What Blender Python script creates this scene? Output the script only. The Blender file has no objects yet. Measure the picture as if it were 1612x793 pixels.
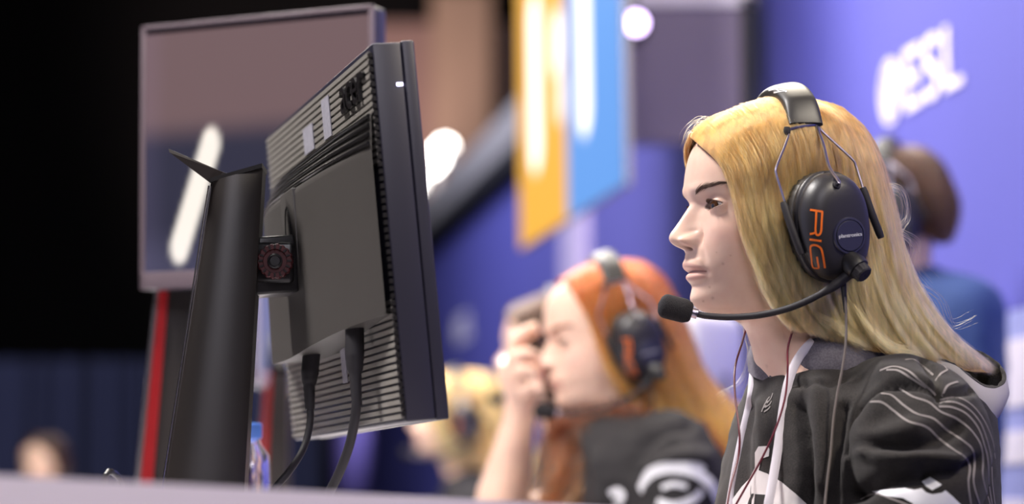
import bpy, bmesh, math, random
import numpy as np
from mathutils import Vector, Matrix, noise
from mathutils.bvhtree import BVHTree
from mathutils.geometry import delaunay_2d_cdt

random.seed(7)
RNG = np.random.default_rng(7)
SC = bpy.context.scene
COL = SC.collection

# ------------------------------------------------------------------ camera, world, lights, exposure
F, CX, CY, HOR = 4000.0, 806.0, 396.5, 813.0
PITCH = math.atan((HOR - CY) / F)
CAM = np.array([0.0, 0.0, 0.80])
FWD = np.array([0, math.cos(PITCH), math.sin(PITCH)])
UPV = np.array([0, -math.sin(PITCH), math.cos(PITCH)])

def P(px, py, d):
    """point seen at pixel (px, py) that lies d metres down the hall (world y = d)"""
    r = np.array([1.0, 0, 0]) * (px - CX) / F + UPV * (CY - py) / F + FWD
    return CAM + r * (d / r[1])

def PIX(v):
    v = np.asarray(v) - CAM
    z = v @ FWD
    return np.stack([CX + F * v[..., 0] / z, CY - F * (v @ UPV) / z], -1)

cam_d = bpy.data.cameras.new('camera')
cam_d.sensor_fit = 'HORIZONTAL'; cam_d.sensor_width = 36.0
cam_d.lens = 36.0 * F / 1612.0
cam_d.clip_start = 0.05; cam_d.clip_end = 200
cam_d.dof.use_dof = True
cam_d.dof.focus_distance = 2.58
cam_d.dof.aperture_fstop = 2.55
cam = bpy.data.objects.new('camera', cam_d); COL.objects.link(cam)
cam.location = CAM; cam.rotation_euler = (math.pi / 2 + PITCH, 0, 0)
SC.camera = cam

world = bpy.data.worlds.new('hall_air'); SC.world = world; world.use_nodes = True
world.node_tree.nodes['Background'].inputs[0].default_value = (0.30, 0.27, 0.42, 1)
world.node_tree.nodes['Background'].inputs[1].default_value = 0.05

SC.view_settings.view_transform = 'Standard'
SC.view_settings.look = 'None'
SC.view_settings.exposure = 0.0
SC.view_settings.gamma = 1.0
SC.view_settings.use_curve_mapping = False

def light(name, kind, loc, target, power, color, size=1.0, size_y=None, spot=None, blend=0.6):
    d = bpy.data.lights.new(name, kind); d.energy = power; d.color = color
    if kind == 'AREA':
        d.shape = 'RECTANGLE'; d.size = size; d.size_y = size_y or size
    elif kind == 'SPOT':
        d.spot_size = math.radians(spot); d.spot_blend = blend; d.shadow_soft_size = size
    else:
        d.shadow_soft_size = size
    o = bpy.data.objects.new(name, d); COL.objects.link(o)
    o.location = loc
    o.rotation_euler = (Vector(target) - Vector(loc)).to_track_quat('-Z', 'Y').to_euler()
    return o

# stage floods hung over the row, on the hall side and behind
light('stage_flood', 'AREA', (1.7, 1.3, 2.8), (0.36, 2.6, 1.0), 200, (1.0, 0.89, 0.74), 0.7)
light('stage_flood', 'AREA', (-1.75, 2.6, 3.8), (0.0, 2.65, 1.0), 215, (1.0, 0.95, 0.92), 0.6)
light('camera_fill', 'AREA', (0.3, -1.6, 3.4), (0.2, 2.5, 0.95), 70, (0.95, 0.90, 1.0), 1.6)  # unseen fill added behind the camera to brighten the desk panel and face
light('stage_flood', 'AREA', (0.3, 4.9, 3.3), (0.2, 4.1, 0.9), 62, (1.0, 0.93, 0.85), 1.4)
light('stage_flood', 'AREA', (0.5, 3.9, 2.6), (0.35, 2.75, 1.1), 20, (1.0, 0.86, 0.66), 0.6)
light('wall_wash', 'AREA', (-0.9, 5.2, 3.3), (0.7, 6.6, 1.5), 40, (0.85, 0.86, 1.0), 1.2)
light('wall_wash', 'AREA', (-1.6, 10.5, 4.0), (0.2, 11.5, 1.6), 130, (0.80, 0.84, 1.0), 1.6)
light('stage_flood', 'AREA', (-0.8, 6.6, 3.4), (-0.1, 7.0, 0.9), 260, (1.0, 0.93, 0.85), 1.4)
light('hall_uplight', 'SPOT', (-2.2, 17.0, 1.2), (-0.4, 21.4, 3.8), 1000, (1.0, 0.78, 0.70), 0.4, spot=70)

# ------------------------------------------------------------------ helpers
MW = {}          # world matrices of everything we parent to

def mat_of(o):
    return MW.get(o.name, Matrix.Identity(4))

def link(o, parent=None):
    COL.objects.link(o)
    if parent is not None:
        o.parent = parent
        MW[o.name] = mat_of(parent)
    return o

def tag(o, label, cat, group=None, kind=None):
    if label: o['label'] = label
    if cat: o['category'] = cat
    if group: o['group'] = group
    if kind: o['kind'] = kind
    return o

def thing(name, loc, label, cat, group=None, matrix=None):
    o = bpy.data.objects.new(name, None); COL.objects.link(o)
    o.empty_display_size = 0.05
    m = matrix if matrix is not None else Matrix.Translation(Vector(loc))
    o.matrix_world = m
    MW[o.name] = m.copy()
    return tag(o, label, cat, group)

def mesh(name, verts, faces, mats, parent=None, smooth=True, mi=None, attrs=None, base=False):
    v = np.asarray(verts, dtype=float)
    me = bpy.data.meshes.new(name)
    if parent is not None:
        inv = np.array(mat_of(parent).inverted())
        v = v @ inv[:3, :3].T + inv[:3, 3]
        off = None
    else:
        off = np.array([v[:, 0].mean(), v[:, 1].mean(), v[:, 2].min()])
        v = v - off
    me.from_pydata(v.tolist(), [], [tuple(int(i) for i in f) for f in faces])
    mats = mats if isinstance(mats, (list, tuple)) else [mats]
    for m in mats: me.materials.append(m)
    if mi is not None: me.polygons.foreach_set('material_index', np.asarray(mi, dtype=np.int32))
    if smooth: me.polygons.foreach_set('use_smooth', [True] * len(me.polygons))
    if attrs:
        for an, arr in attrs.items():
            a = me.attributes.new(an, 'FLOAT_COLOR', 'POINT')
            arr = np.concatenate([arr, np.ones((len(arr), 1))], 1) if arr.shape[1] == 3 else arr
            a.data.foreach_set('color', arr.astype(np.float32).ravel())
    me.validate(); me.update()
    o = bpy.data.objects.new(name, me)
    link(o, parent)
    if parent is None:
        o.location = off; MW[o.name] = Matrix.Translation(Vector(off))
    return o

def sharp(o, ang=35):
    me = o.data
    me.polygons.foreach_set('use_smooth', [True] * len(me.polygons))
    try: me.set_sharp_from_angle(angle=math.radians(ang))
    except Exception: pass
    return o

def grid_faces(nr, nc, wrap=True, off=0):
    f = []
    m = nc if wrap else nc - 1
    for i in range(nr - 1):
        a = i * nc + off; b = a + nc
        for j in range(m):
            k = (j + 1) % nc
            f.append((a + j, a + k, b + k, b + j))
    return f

class MB:
    """collects shapes into one mesh"""
    def __init__(s): s.v = []; s.f = []; s.m = []
    def add(s, v, f, m=0):
        o = len(s.v); s.v.extend([tuple(p) for p in v]); s.f.extend([tuple(i + o for i in q) for q in f]); s.m.extend([m] * len(f)); return s
    def box(s, c, ax, ay, az, hx, hy, hz, m=0, bev=0.0):
        c, ax, ay, az = [np.asarray(q, float) for q in (c, ax, ay, az)]
        if bev <= 0:
            v = [c + ax * hx * i + ay * hy * j + az * hz * k for i in (-1, 1) for j in (-1, 1) for k in (-1, 1)]
            return s.add(v, [(0, 1, 3, 2), (4, 6, 7, 5), (0, 4, 5, 1), (2, 3, 7, 6), (0, 2, 6, 4), (1, 5, 7, 3)], m)
        bm = bmesh.new(); bmesh.ops.create_cube(bm, size=2.0)
        for q in bm.verts: q.co = Vector((q.co.x * hx, q.co.y * hy, q.co.z * hz))
        bmesh.ops.bevel(bm, geom=list(bm.edges), offset=bev, segments=3, profile=0.5, affect='EDGES')
        bm.verts.index_update()
        v = [c + ax * q.co.x + ay * q.co.y + az * q.co.z for q in bm.verts]
        f = [[q.index for q in p.verts] for p in bm.faces]
        bm.free(); return s.add(v, f, m)
    def tube(s, pts, r, n=10, m=0, cap=True, flat=1.0, up=None):
        v, f = tube(pts, r, n, cap, flat, up); return s.add(v, f, m)
    def build(s, name, mats, parent=None, smooth=True, ang=35):
        o = mesh(name, s.v, s.f, mats, parent, smooth, s.m)
        if smooth: sharp(o, ang)
        return o

def tube(pts, r, n=10, cap=True, flat=1.0, up=None):
    pts = np.asarray(pts, float); k = len(pts)
    r = np.broadcast_to(np.asarray(r, float), (k,))
    t = np.gradient(pts, axis=0); t /= np.linalg.norm(t, axis=1)[:, None] + 1e-12
    a = np.asarray(up, float) if up is not None else np.array([0.31, 0.17, 0.93])
    if up is None and abs(a @ t[0]) > 0.9: a = np.array([0.9, 0.1, 0.2])
    V = []
    for i in range(k):
        if up is not None: a = np.asarray(up, float)
        s_ = np.cross(t[i], a); s_ /= np.linalg.norm(s_) + 1e-12
        b = np.cross(s_, t[i]); a = b
        th = np.arange(n) * 2 * np.pi / n
        V.append(pts[i] + r[i] * (np.cos(th)[:, None] * s_ + flat * np.sin(th)[:, None] * b))
    V = np.concatenate(V)
    f = grid_faces(k, n)
    if cap:
        f.append(tuple(range(n - 1, -1, -1))); f.append(tuple((k - 1) * n + j for j in range(n)))
    return V, f

def herm(tk, vk, t):
    """Catmull-Rom through keys"""
    tk = np.asarray(tk, float); vk = np.asarray(vk, float); t = np.clip(t, tk[0], tk[-1])
    one = vk.ndim == 1
    if one: vk = vk[:, None]
    m = np.empty_like(vk)
    m[1:-1] = (vk[2:] - vk[:-2]) / (tk[2:] - tk[:-2])[:, None]
    m[0] = (vk[1] - vk[0]) / (tk[1] - tk[0]); m[-1] = (vk[-1] - vk[-2]) / (tk[-1] - tk[-2])
    i = np.clip(np.searchsorted(tk, t, side='right') - 1, 0, len(tk) - 2)
    h = (tk[i + 1] - tk[i])[:, None]; x = ((t - tk[i]) / h[:, 0])[:, None]
    out = (2 * x**3 - 3 * x**2 + 1) * vk[i] + (x**3 - 2 * x**2 + x) * h * m[i] + (-2 * x**3 + 3 * x**2) * vk[i + 1] + (x**3 - x**2) * h * m[i + 1]
    return out[:, 0] if one else out

def curve(pts, n):
    pts = np.asarray(pts, float)
    d = np.r_[0, np.cumsum(np.linalg.norm(np.diff(pts, axis=0), axis=1))]
    return herm(d, pts, np.linspace(0, d[-1], n))

def sst(a, b, x):
    x = np.clip((x - a) / (b - a), 0, 1); return x * x * (3 - 2 * x)

def lathe(axis_pts, radii, n=24): return tube(axis_pts, radii, n)

def bvh_of(v, f): return BVHTree.FromPolygons([tuple(p) for p in v], [tuple(q) for q in f])

def cast(bvh, px, py):
    d = P(px, py, 1.0) - CAM; d /= np.linalg.norm(d)
    h = bvh.ray_cast(Vector(CAM), Vector(d))
    if h[0] is None: return None
    n = np.array(h[1])
    return np.array(h[0]), (n if n @ d < 0 else -n)

def ribbon(mb, bvh, pix, width, lift=0.0008, m=0, step=3.0, taper=None, each=None):
    """flat print following the cloth or shell under a traced line"""
    pix = np.asarray(pix, float)
    L = np.linalg.norm(np.diff(pix, axis=0), axis=1).sum()
    q = curve(pix, max(3, int(L / step)))
    runs, cur = [], []
    for x, y in q:
        h = cast(bvh, x, y)
        if h is None:
            if len(cur) > 1: runs.append(cur)
            cur = []
        elif cur and np.linalg.norm(h[0] - cur[-1][0]) > 0.03:
            if len(cur) > 1: runs.append(cur)
            cur = [h]
        else: cur.append(h)
    if len(cur) > 1: runs.append(cur)
    for run in runs:
        pts = np.array([h[0] for h in run]); nn = np.array([h[1] for h in run])
        if len(nn) > 4: nn = (nn + np.roll(nn, 1, 0) + np.roll(nn, -1, 0)) / 3
        t = np.gradient(pts, axis=0); k = len(pts)
        V = []
        for i in range(k):
            s_ = np.cross(nn[i], t[i]); s_ /= np.linalg.norm(s_) + 1e-12
            w = width if taper is None else width * (0.25 + 0.75 * math.sin(math.pi * min(0.5 + taper * 0.5, max(0.02, (i + 0.5) / k))))
            for sg in (-1, 0, 1):
                p = pts[i] + s_ * w * 0.5 * sg
                near = bvh.find_nearest(Vector(p))
                if near[0] is not None: p = np.array(near[0]) + nn[i] * lift
                V.append(p)
        mb.add(V, grid_faces(k, 3, False), m)
        if each is not None: each(V, grid_faces(k, 3, False))

def patch(mb, bvh, poly, lift=0.0008, m=0, step=5.0):
    """flat print filling a traced outline on the cloth"""
    poly = np.asarray(poly, float)
    c = np.vstack([poly, poly[:1]]); ring = []
    for a, b in zip(c[:-1], c[1:]):
        n = max(1, int(np.linalg.norm(b - a) / step))
        ring += [a + (b - a) * i / n for i in range(n)]
    vs = [Vector(p) for p in ring]; es = [(i, (i + 1) % len(ring)) for i in range(len(ring))]
    x0, y0 = poly.min(0); x1, y1 = poly.max(0)
    yy = y0 + step / 2
    while yy < y1:
        xx = x0 + step / 2
        while xx < x1:
            ins = False
            for a, b in zip(c[:-1], c[1:]):
                if (a[1] > yy) != (b[1] > yy) and xx < (b[0] - a[0]) * (yy - a[1]) / (b[1] - a[1]) + a[0]: ins = not ins
            if ins: vs.append(Vector((xx, yy)))
            xx += step
        yy += step
    r = delaunay_2d_cdt(vs, es, [list(range(len(ring)))], 1, 1e-4)
    V, ok = [], []
    for p in r[0]:
        h = cast(bvh, p[0], p[1])
        if h is None: V.append((0, 0, 0)); ok.append(False)
        else: V.append(h[0] + h[1] * lift); ok.append(True)
    fs = []
    for f in r[2]:
        if all(ok[i] for i in f):
            q = [np.array(V[i]) for i in f]
            if max(np.linalg.norm(q[i] - q[i - 1]) for i in range(len(q))) < 0.03: fs.append(tuple(f)[::-1])
    mb.add(V, fs, m)

def remesh(v, f, voxel, it=6, fac=0.5):
    me = bpy.data.meshes.new('tmp'); me.from_pydata([tuple(p) for p in v], [], [tuple(q) for q in f]); me.update()
    bm = bmesh.new(); bm.from_mesh(me); bmesh.ops.recalc_face_normals(bm, faces=bm.faces); bm.to_mesh(me); bm.free()
    o = bpy.data.objects.new('tmp', me); COL.objects.link(o)
    r = o.modifiers.new('r', 'REMESH'); r.mode = 'VOXEL'; r.voxel_size = voxel; r.adaptivity = 0
    s = o.modifiers.new('s', 'SMOOTH'); s.factor = fac; s.iterations = it
    dg = bpy.context.evaluated_depsgraph_get(); e = o.evaluated_get(dg); m2 = e.to_mesh()
    n = len(m2.vertices); a = np.empty(n * 3); m2.vertices.foreach_get('co', a); a = a.reshape(-1, 3).copy()
    fs = [tuple(p.vertices) for p in m2.polygons]
    e.to_mesh_clear(); bpy.data.objects.remove(o); bpy.data.meshes.remove(me)
    return a, fs

def vnormals(v, f):
    n = np.zeros_like(v); f4 = np.array([q for q in f if len(q) == 4]); f3 = np.array([q for q in f if len(q) == 3])
    for arr in (f4, f3):
        if len(arr) == 0: continue
        fn = np.cross(v[arr[:, 1]] - v[arr[:, 0]], v[arr[:, 2]] - v[arr[:, 0]])
        for j in range(arr.shape[1]): np.add.at(n, arr[:, j], fn)
    return n / (np.linalg.norm(n, axis=1)[:, None] + 1e-12)

def seg_dist(p, line):
    d = np.full(len(p), 1e9)
    for a, b in zip(line[:-1], line[1:]):
        a = np.asarray(a, float); b = np.asarray(b, float); ab = b - a
        t = np.clip(((p - a) @ ab) / (ab @ ab), 0, 1)
        d = np.minimum(d, np.linalg.norm(p - (a + t[:, None] * ab), axis=1))
    return d

def folds(v, f, spec):
    """push folds into cloth: (line, depth in metres, half width in pixels)"""
    n = vnormals(v, f); px = PIX(v); face = (n * (CAM - v)).sum(1) > 0
    out = np.zeros(len(v))
    for line, amp, w in spec: out += amp * np.exp(-(seg_dist(px, curve(line, 14)) / w) ** 2)
    return v + n * (out * face)[:, None]

def wrinkle(v, f, scale, amp, seed=0):
    n = vnormals(v, f)
    d = np.array([noise.fractal(Vector((p[0] * scale + seed, p[1] * scale, p[2] * scale * 1.6)), 0.7, 2.1, 3) for p in v])
    return v + n * (d * amp)[:, None]

def add_text(name, txt, pos, ex, ey, size, m, parent, depth=0.0, align='CENTER', label=None, width=None, base=False):
    """lettering as a mesh lying in the plane of ex, ey"""
    cu = bpy.data.curves.new('t', 'FONT'); cu.body = txt; cu.size = 1.0; cu.align_x = align; cu.align_y = 'BOTTOM_BASELINE' if base else 'CENTER'; cu.resolution_u = 3
    if depth: cu.extrude = 0.5
    o = bpy.data.objects.new('t', cu); COL.objects.link(o)
    dg = bpy.context.evaluated_depsgraph_get(); e = o.evaluated_get(dg); me = e.to_mesh()
    v = np.array([q.co[:] for q in me.vertices]); fs = [tuple(p.vertices) for p in me.polygons]
    e.to_mesh_clear(); bpy.data.objects.remove(o); bpy.data.curves.remove(cu)
    ex, ey = np.asarray(ex, float), np.asarray(ey, float); nz = np.cross(ex, ey)
    sx = size if width is None else width / (v[:, 0].max() - v[:, 0].min())
    V = np.asarray(pos) + v[:, :1] * sx * ex + v[:, 1:2] * size * ey + v[:, 2:] * depth * 2 * nz
    ob = mesh(name, V, fs, m, parent, smooth=False)
    if label: ob['label'] = label
    return ob


# ------------------------------------------------------------------ materials
def lin(r, g, b):
    return tuple(((c / 255) / 12.92 if c / 255 <= 0.04045 else ((c / 255 + 0.055) / 1.055) ** 2.4) for c in (r, g, b))

def mat(name, rgb, rough=0.5, metal=0.0, bump=None, var=None, spec=0.5, sss=0.0, emit=None, estr=1.0, trans=0.0, ior=1.45, coat=0.0, sheen=0.0, attr=None):
    m = bpy.data.materials.new(name); m.use_nodes = True
    nt = m.node_tree; b = nt.nodes['Principled BSDF']
    b.inputs['Base Color'].default_value = (*rgb, 1); b.inputs['Roughness'].default_value = rough; b.inputs['Metallic'].default_value = metal
    b.inputs['Specular IOR Level'].default_value = spec; b.inputs['IOR'].default_value = ior
    if sss:
        b.inputs['Subsurface Weight'].default_value = sss
        b.inputs['Subsurface Radius'].default_value = (1.0, 0.35, 0.2); b.inputs['Subsurface Scale'].default_value = 0.006
    if trans: b.inputs['Transmission Weight'].default_value = trans
    if coat: b.inputs['Coat Weight'].default_value = coat; b.inputs['Coat Roughness'].default_value = 0.15
    if sheen: b.inputs['Sheen Weight'].default_value = sheen; b.inputs['Sheen Roughness'].default_value = 0.5
    if emit: b.inputs['Emission Color'].default_value = (*emit, 1); b.inputs['Emission Strength'].default_value = estr
    tc = nt.nodes.new('ShaderNodeTexCoord')
    src = None
    if attr:
        an = nt.nodes.new('ShaderNodeAttribute'); an.attribute_name = attr; src = an.outputs['Color']
        nt.links.new(src, b.inputs['Base Color'])
    if var:
        n = nt.nodes.new('ShaderNodeTexNoise'); n.inputs['Scale'].default_value = var[0]; n.inputs['Detail'].default_value = 4
        nt.links.new(tc.outputs['Object'], n.inputs['Vector'])
        mx = nt.nodes.new('ShaderNodeMix'); mx.data_type = 'RGBA'
        cr = nt.nodes.new('ShaderNodeMapRange'); cr.inputs[1].default_value = 0.38; cr.inputs[2].default_value = 0.62
        nt.links.new(n.outputs['Fac'], cr.inputs[0]); nt.links.new(cr.outputs[0], mx.inputs['Factor'])
        if src is None: mx.inputs['A'].default_value = (*rgb, 1); mx.inputs['B'].default_value = (*var[1], 1)
        else:
            mm = nt.nodes.new('ShaderNodeMix'); mm.data_type = 'RGBA'; mm.blend_type = 'MULTIPLY'; mm.inputs['Factor'].default_value = 1
            nt.links.new(src, mm.inputs['A']); mm.inputs['B'].default_value = (*var[1], 1)
            nt.links.new(src, mx.inputs['A']); nt.links.new(mm.outputs['Result'], mx.inputs['B'])
        nt.links.new(mx.outputs['Result'], b.inputs['Base Color'])
    if bump:
        n = nt.nodes.new('ShaderNodeTexNoise'); n.inputs['Scale'].default_value = bump[0]; n.inputs['Detail'].default_value = 3
        nt.links.new(tc.outputs['Object'], n.inputs['Vector'])
        bp = nt.nodes.new('ShaderNodeBump'); bp.inputs['Strength'].default_value = bump[1]; bp.inputs['Distance'].default_value = 0.001
        nt.links.new(n.outputs['Fac'], bp.inputs['Height']); nt.links.new(bp.outputs['Normal'], b.inputs['Normal'])
    return m

def hair_mat(name, root, tip, rough=0.3, lo=0.8, hi_=1.1):
    m = bpy.data.materials.new(name); m.use_nodes = True; nt = m.node_tree; nt.nodes.clear()
    out = nt.nodes.new('ShaderNodeOutputMaterial'); b = nt.nodes.new('ShaderNodeBsdfHairPrincipled'); b.parametrization = 'COLOR'
    b.inputs['Roughness'].default_value = rough; b.inputs['Radial Roughness'].default_value = 0.55; b.inputs['IOR'].default_value = 1.5
    b.inputs['Random Roughness'].default_value = 0.2
    nt.links.new(b.outputs[0], out.inputs[0])
    hi = nt.nodes.new('ShaderNodeHairInfo')
    r = nt.nodes.new('ShaderNodeValToRGB'); r.color_ramp.elements[0].color = (*root, 1); r.color_ramp.elements[1].color = (*tip, 1)
    r.color_ramp.elements[0].position = 0.12; r.color_ramp.elements[1].position = 0.85
    nt.links.new(hi.outputs['Intercept'], r.inputs['Fac'])
    mm = nt.nodes.new('ShaderNodeMix'); mm.data_type = 'RGBA'; mm.blend_type = 'MULTIPLY'; mm.inputs['Factor'].default_value = 1
    mr = nt.nodes.new('ShaderNodeMapRange'); mr.inputs[3].default_value = lo; mr.inputs[4].default_value = hi_
    nt.links.new(hi.outputs['Random'], mr.inputs[0])
    nt.links.new(r.outputs['Color'], mm.inputs['A']); nt.links.new(mr.outputs[0], mm.inputs['B'])
    tc = nt.nodes.new('ShaderNodeTexCoord'); mp = nt.nodes.new('ShaderNodeMapping'); mp.inputs['Scale'].default_value = (150, 150, 14)
    nz = nt.nodes.new('ShaderNodeTexNoise'); nz.inputs['Scale'].default_value = 1.0; nz.inputs['Detail'].default_value = 2
    nt.links.new(tc.outputs['Object'], mp.inputs['Vector']); nt.links.new(mp.outputs['Vector'], nz.inputs['Vector'])
    m2 = nt.nodes.new('ShaderNodeMapRange'); m2.inputs[1].default_value = 0.36; m2.inputs[2].default_value = 0.6; m2.inputs[3].default_value = 0.62; m2.inputs[4].default_value = 1.1
    nt.links.new(nz.outputs['Fac'], m2.inputs[0])
    m3 = nt.nodes.new('ShaderNodeMix'); m3.data_type = 'RGBA'; m3.blend_type = 'MULTIPLY'; m3.inputs['Factor'].default_value = 1
    nt.links.new(mm.outputs['Result'], m3.inputs['A']); nt.links.new(m2.outputs[0], m3.inputs['B'])
    nt.links.new(m3.outputs['Result'], b.inputs['Color'])
    return m

def emis(name, rgb, s):
    return mat(name, (0, 0, 0), 0.6, emit=rgb, estr=s)

M = {}
M['skin'] = mat('skin', (0.8, 0.6, 0.5), 0.42, bump=(900, 0.06), var=(60, (0.97, 0.93, 0.92)), sss=0.12, spec=0.42, attr='tint')
M['eye'] = mat('eye', (0.8, 0.8, 0.8), 0.08, attr='tint', spec=0.6)
M['blonde'] = hair_mat('blonde_hair', (0.42, 0.165, 0.036), (0.87, 0.535, 0.21), lo=0.7, hi_=1.15)
M['blonde_ends'] = hair_mat('blonde_ends', (0.76, 0.44, 0.15), (0.87, 0.535, 0.21), lo=0.7, hi_=1.15)
M['blonde_base'] = mat('blonde_underlayer', (0.34, 0.215, 0.09), 0.7, var=(90, (0.24, 0.14, 0.055)))
M['brow'] = mat('brow_hair', (0.085, 0.042, 0.026), 0.6)
M['red_hair'] = hair_mat('copper_hair', (0.32, 0.040, 0.006), (0.74, 0.29, 0.06))
M['red_base'] = mat('copper_underlayer', (0.28, 0.07, 0.018), 0.6)
M['brown_hair'] = hair_mat('brown_hair', (0.035, 0.014, 0.006), (0.07, 0.03, 0.012))
M['brown_base'] = mat('brown_underlayer', (0.10, 0.05, 0.022), 0.6)
M['cloth'] = mat('charcoal_fleece', (0.013, 0.0108, 0.0105), 0.9, bump=(1500, 0.5), var=(700, (0.027, 0.0225, 0.021)), sheen=0.08)
M['lining'] = mat('grey_lining', (0.11, 0.10, 0.125), 0.85, bump=(1300, 0.4), var=(500, (0.15, 0.14, 0.165)))
M['hoodgrey'] = mat('pale_grey_fleece', (0.50, 0.47, 0.48), 0.9, bump=(1300, 0.3))
M['fur'] = mat('dark_lining', (0.03, 0.028, 0.03), 0.95, bump=(400, 0.8))
M['print'] = mat('white_print', (0.62, 0.58, 0.58), 0.7)
M['printgrey'] = mat('grey_print', (0.24, 0.215, 0.21), 0.8)
M['printdark'] = mat('black_print', (0.02, 0.018, 0.018), 0.85)
M['cord'] = mat('white_cotton', (0.66, 0.62, 0.68), 0.85, bump=(1800, 0.4))
M['redwire'] = mat('maroon_rubber', (0.10, 0.008, 0.018), 0.4)
M['black'] = mat('black_plastic', (0.014, 0.013, 0.015), 0.42, bump=(2200, 0.12))
M['cup'] = mat('black_shell', (0.022, 0.020, 0.024), 0.40, bump=(2600, 0.10), spec=0.6)
M['leather'] = mat('black_leatherette', (0.022, 0.020, 0.020), 0.44, bump=(1800, 0.07), spec=0.6)
M['foam'] = mat('black_foam', (0.016, 0.014, 0.016), 0.95, bump=(900, 1.0))
M['rubber'] = mat('black_rubber', (0.018, 0.016, 0.02), 0.6)
M['chrome'] = mat('wire_steel', (0.40, 0.37, 0.46), 0.28, 1.0)
M['orange'] = mat('orange_paint', (0.85, 0.17, 0.015), 0.45)
M['navyplate'] = mat('navy_plate', (0.030, 0.030, 0.060), 0.35)
M['white'] = mat('white_ink', (0.75, 0.75, 0.80), 0.5)
# ------------------------------------------------------------------ the hall
ROW = np.array([-0.148, 0.989, 0.0]); ROW /= np.linalg.norm(ROW)     # direction of the row of desks and of the blue wall
WN = np.array([-ROW[1], ROW[0], 0.0])                                 # from the blue wall towards the desks
WP = np.array([0.83, 5.5, 0.0])
Z = np.array([0, 0, 1.0]); X = np.array([1.0, 0, 0]); Y = np.array([0, 1.0, 0])
def on_wall(s, z, off=0.0): return WP + ROW * s + WN * off + Z * z
def wall_s(px):
    k = (px - CX) / F
    return (WP[0] - k * WP[1]) / (k * ROW[1] - ROW[0])

M['carpet'] = mat('dark_carpet', (0.02, 0.02, 0.03), 0.95, bump=(300, 0.6))
M['bluewall'] = mat('blue_fabric_wall', (0.075, 0.074, 0.36), 0.8, var=(1.3, (0.070, 0.070, 0.345)))
M['darkceil'] = mat('black_ceiling', (0.010, 0.009, 0.011), 0.95)
M['trimgrey'] = mat('grey_aluminium', (0.30, 0.28, 0.30), 0.5)
M['trimblack'] = mat('black_trim', (0.012, 0.011, 0.014), 0.7)
M['brownwall'] = mat('brown_plaster', (0.42, 0.27, 0.25), 0.9, var=(0.6, (0.38, 0.25, 0.24)))
M['column'] = mat('ochre_plaster', (0.58, 0.40, 0.31), 0.9)
M['curtain'] = mat('navy_curtain', (0.030, 0.035, 0.085), 0.95)
M['logo'] = mat('white_vinyl', (0.80, 0.74, 0.86), 0.7)
M['panelwhite'] = mat('pale_laminate', (0.66, 0.60, 0.70), 0.5)
M['desktop'] = mat('white_laminate', (0.60, 0.58, 0.62), 0.45)

def struct(o): o['kind'] = 'structure'; return o
b = MB(); b.box((0, 10, -0.05), X, Y, Z, 9, 14, 0.05); struct(b.build('floor', M['carpet'], smooth=False))
b = MB(); b.box((0, 10, 6.05), X, Y, Z, 9, 14, 0.05); struct(b.build('ceiling', M['darkceil'], smooth=False))
M['darkwall'] = mat('black_drape', (0.006, 0.0055, 0.007), 0.95)
for nm, c_, h_ in (('wall_left', (-6.0, 10, 3), (.05, 14, 3)), ('wall_far', (0, 24.0, 3), (9, .05, 3)), ('wall_front', (0, -4.0, 3), (9, .05, 3)), ('wall_side', (8.95, 10, 3), (.05, 14, 3))):
    b = MB(); b.box(c_, X, Y, Z, *h_); struct(b.build(nm, M['darkwall'], smooth=False))
WT = 2.36
wl = MB(); c = on_wall(5.0, WT / 2, -0.05); wl.box(c, ROW, WN, Z, 10.0, 0.05, WT / 2)
wall_r = struct(wl.build('wall_right', M['bluewall'], smooth=False))
b = MB(); b.box(on_wall(5.0, WT + 0.09, -0.03), ROW, WN, Z, 10.0, 0.09, 0.09); struct(b.build('trim_1', M['trimgrey'], smooth=False))
b = MB(); b.box(on_wall(5.0, WT - 0.04, 0.035), ROW, WN, Z, 10.0, 0.035, 0.04); struct(b.build('trim_2', M['trimblack'], smooth=False))
b = MB(); b.box((0.35, 21.5, 2.5), X, Y, Z, 1.6, 0.1, 2.5); struct(b.build('wall_back', M['brownwall'], smooth=False))
p = P(728, 200, 21.0); b = MB(); b.box((p[0], 21.15, 2.6), X, Y, Z, 0.26, 0.25, 2.6, bev=.05); struct(b.build('trim_3', M['column']))
b = MB(); b.box(on_wall(wall_s(914), WT / 2 - .05, 0.02), ROW, WN, Z, 0.2, 0.02, WT / 2 - .06); struct(b.build('trim_4', mat('lavender_pilaster', (0.42, 0.36, 0.62), .8), smooth=False))
# curtain down the dark side of the hall, with pleats
v = []; n = 160
xs = np.linspace(-4.6, -1.05, n)
for zz in (0.0, 1.66):
    for i, x in enumerate(xs): v.append((x, 14.0 + 0.06 * math.sin(i * 0.9) + 0.03 * math.sin(i * 2.3), zz))
b = MB(); b.add(v, grid_faces(2, n, False))
b.add([(p_[0], p_[1] + 0.02, p_[2]) for p_ in v], [q[::-1] for q in grid_faces(2, n, False)])
o = b.build('wall_curtain', M['curtain'], ang=80); struct(o)

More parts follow.
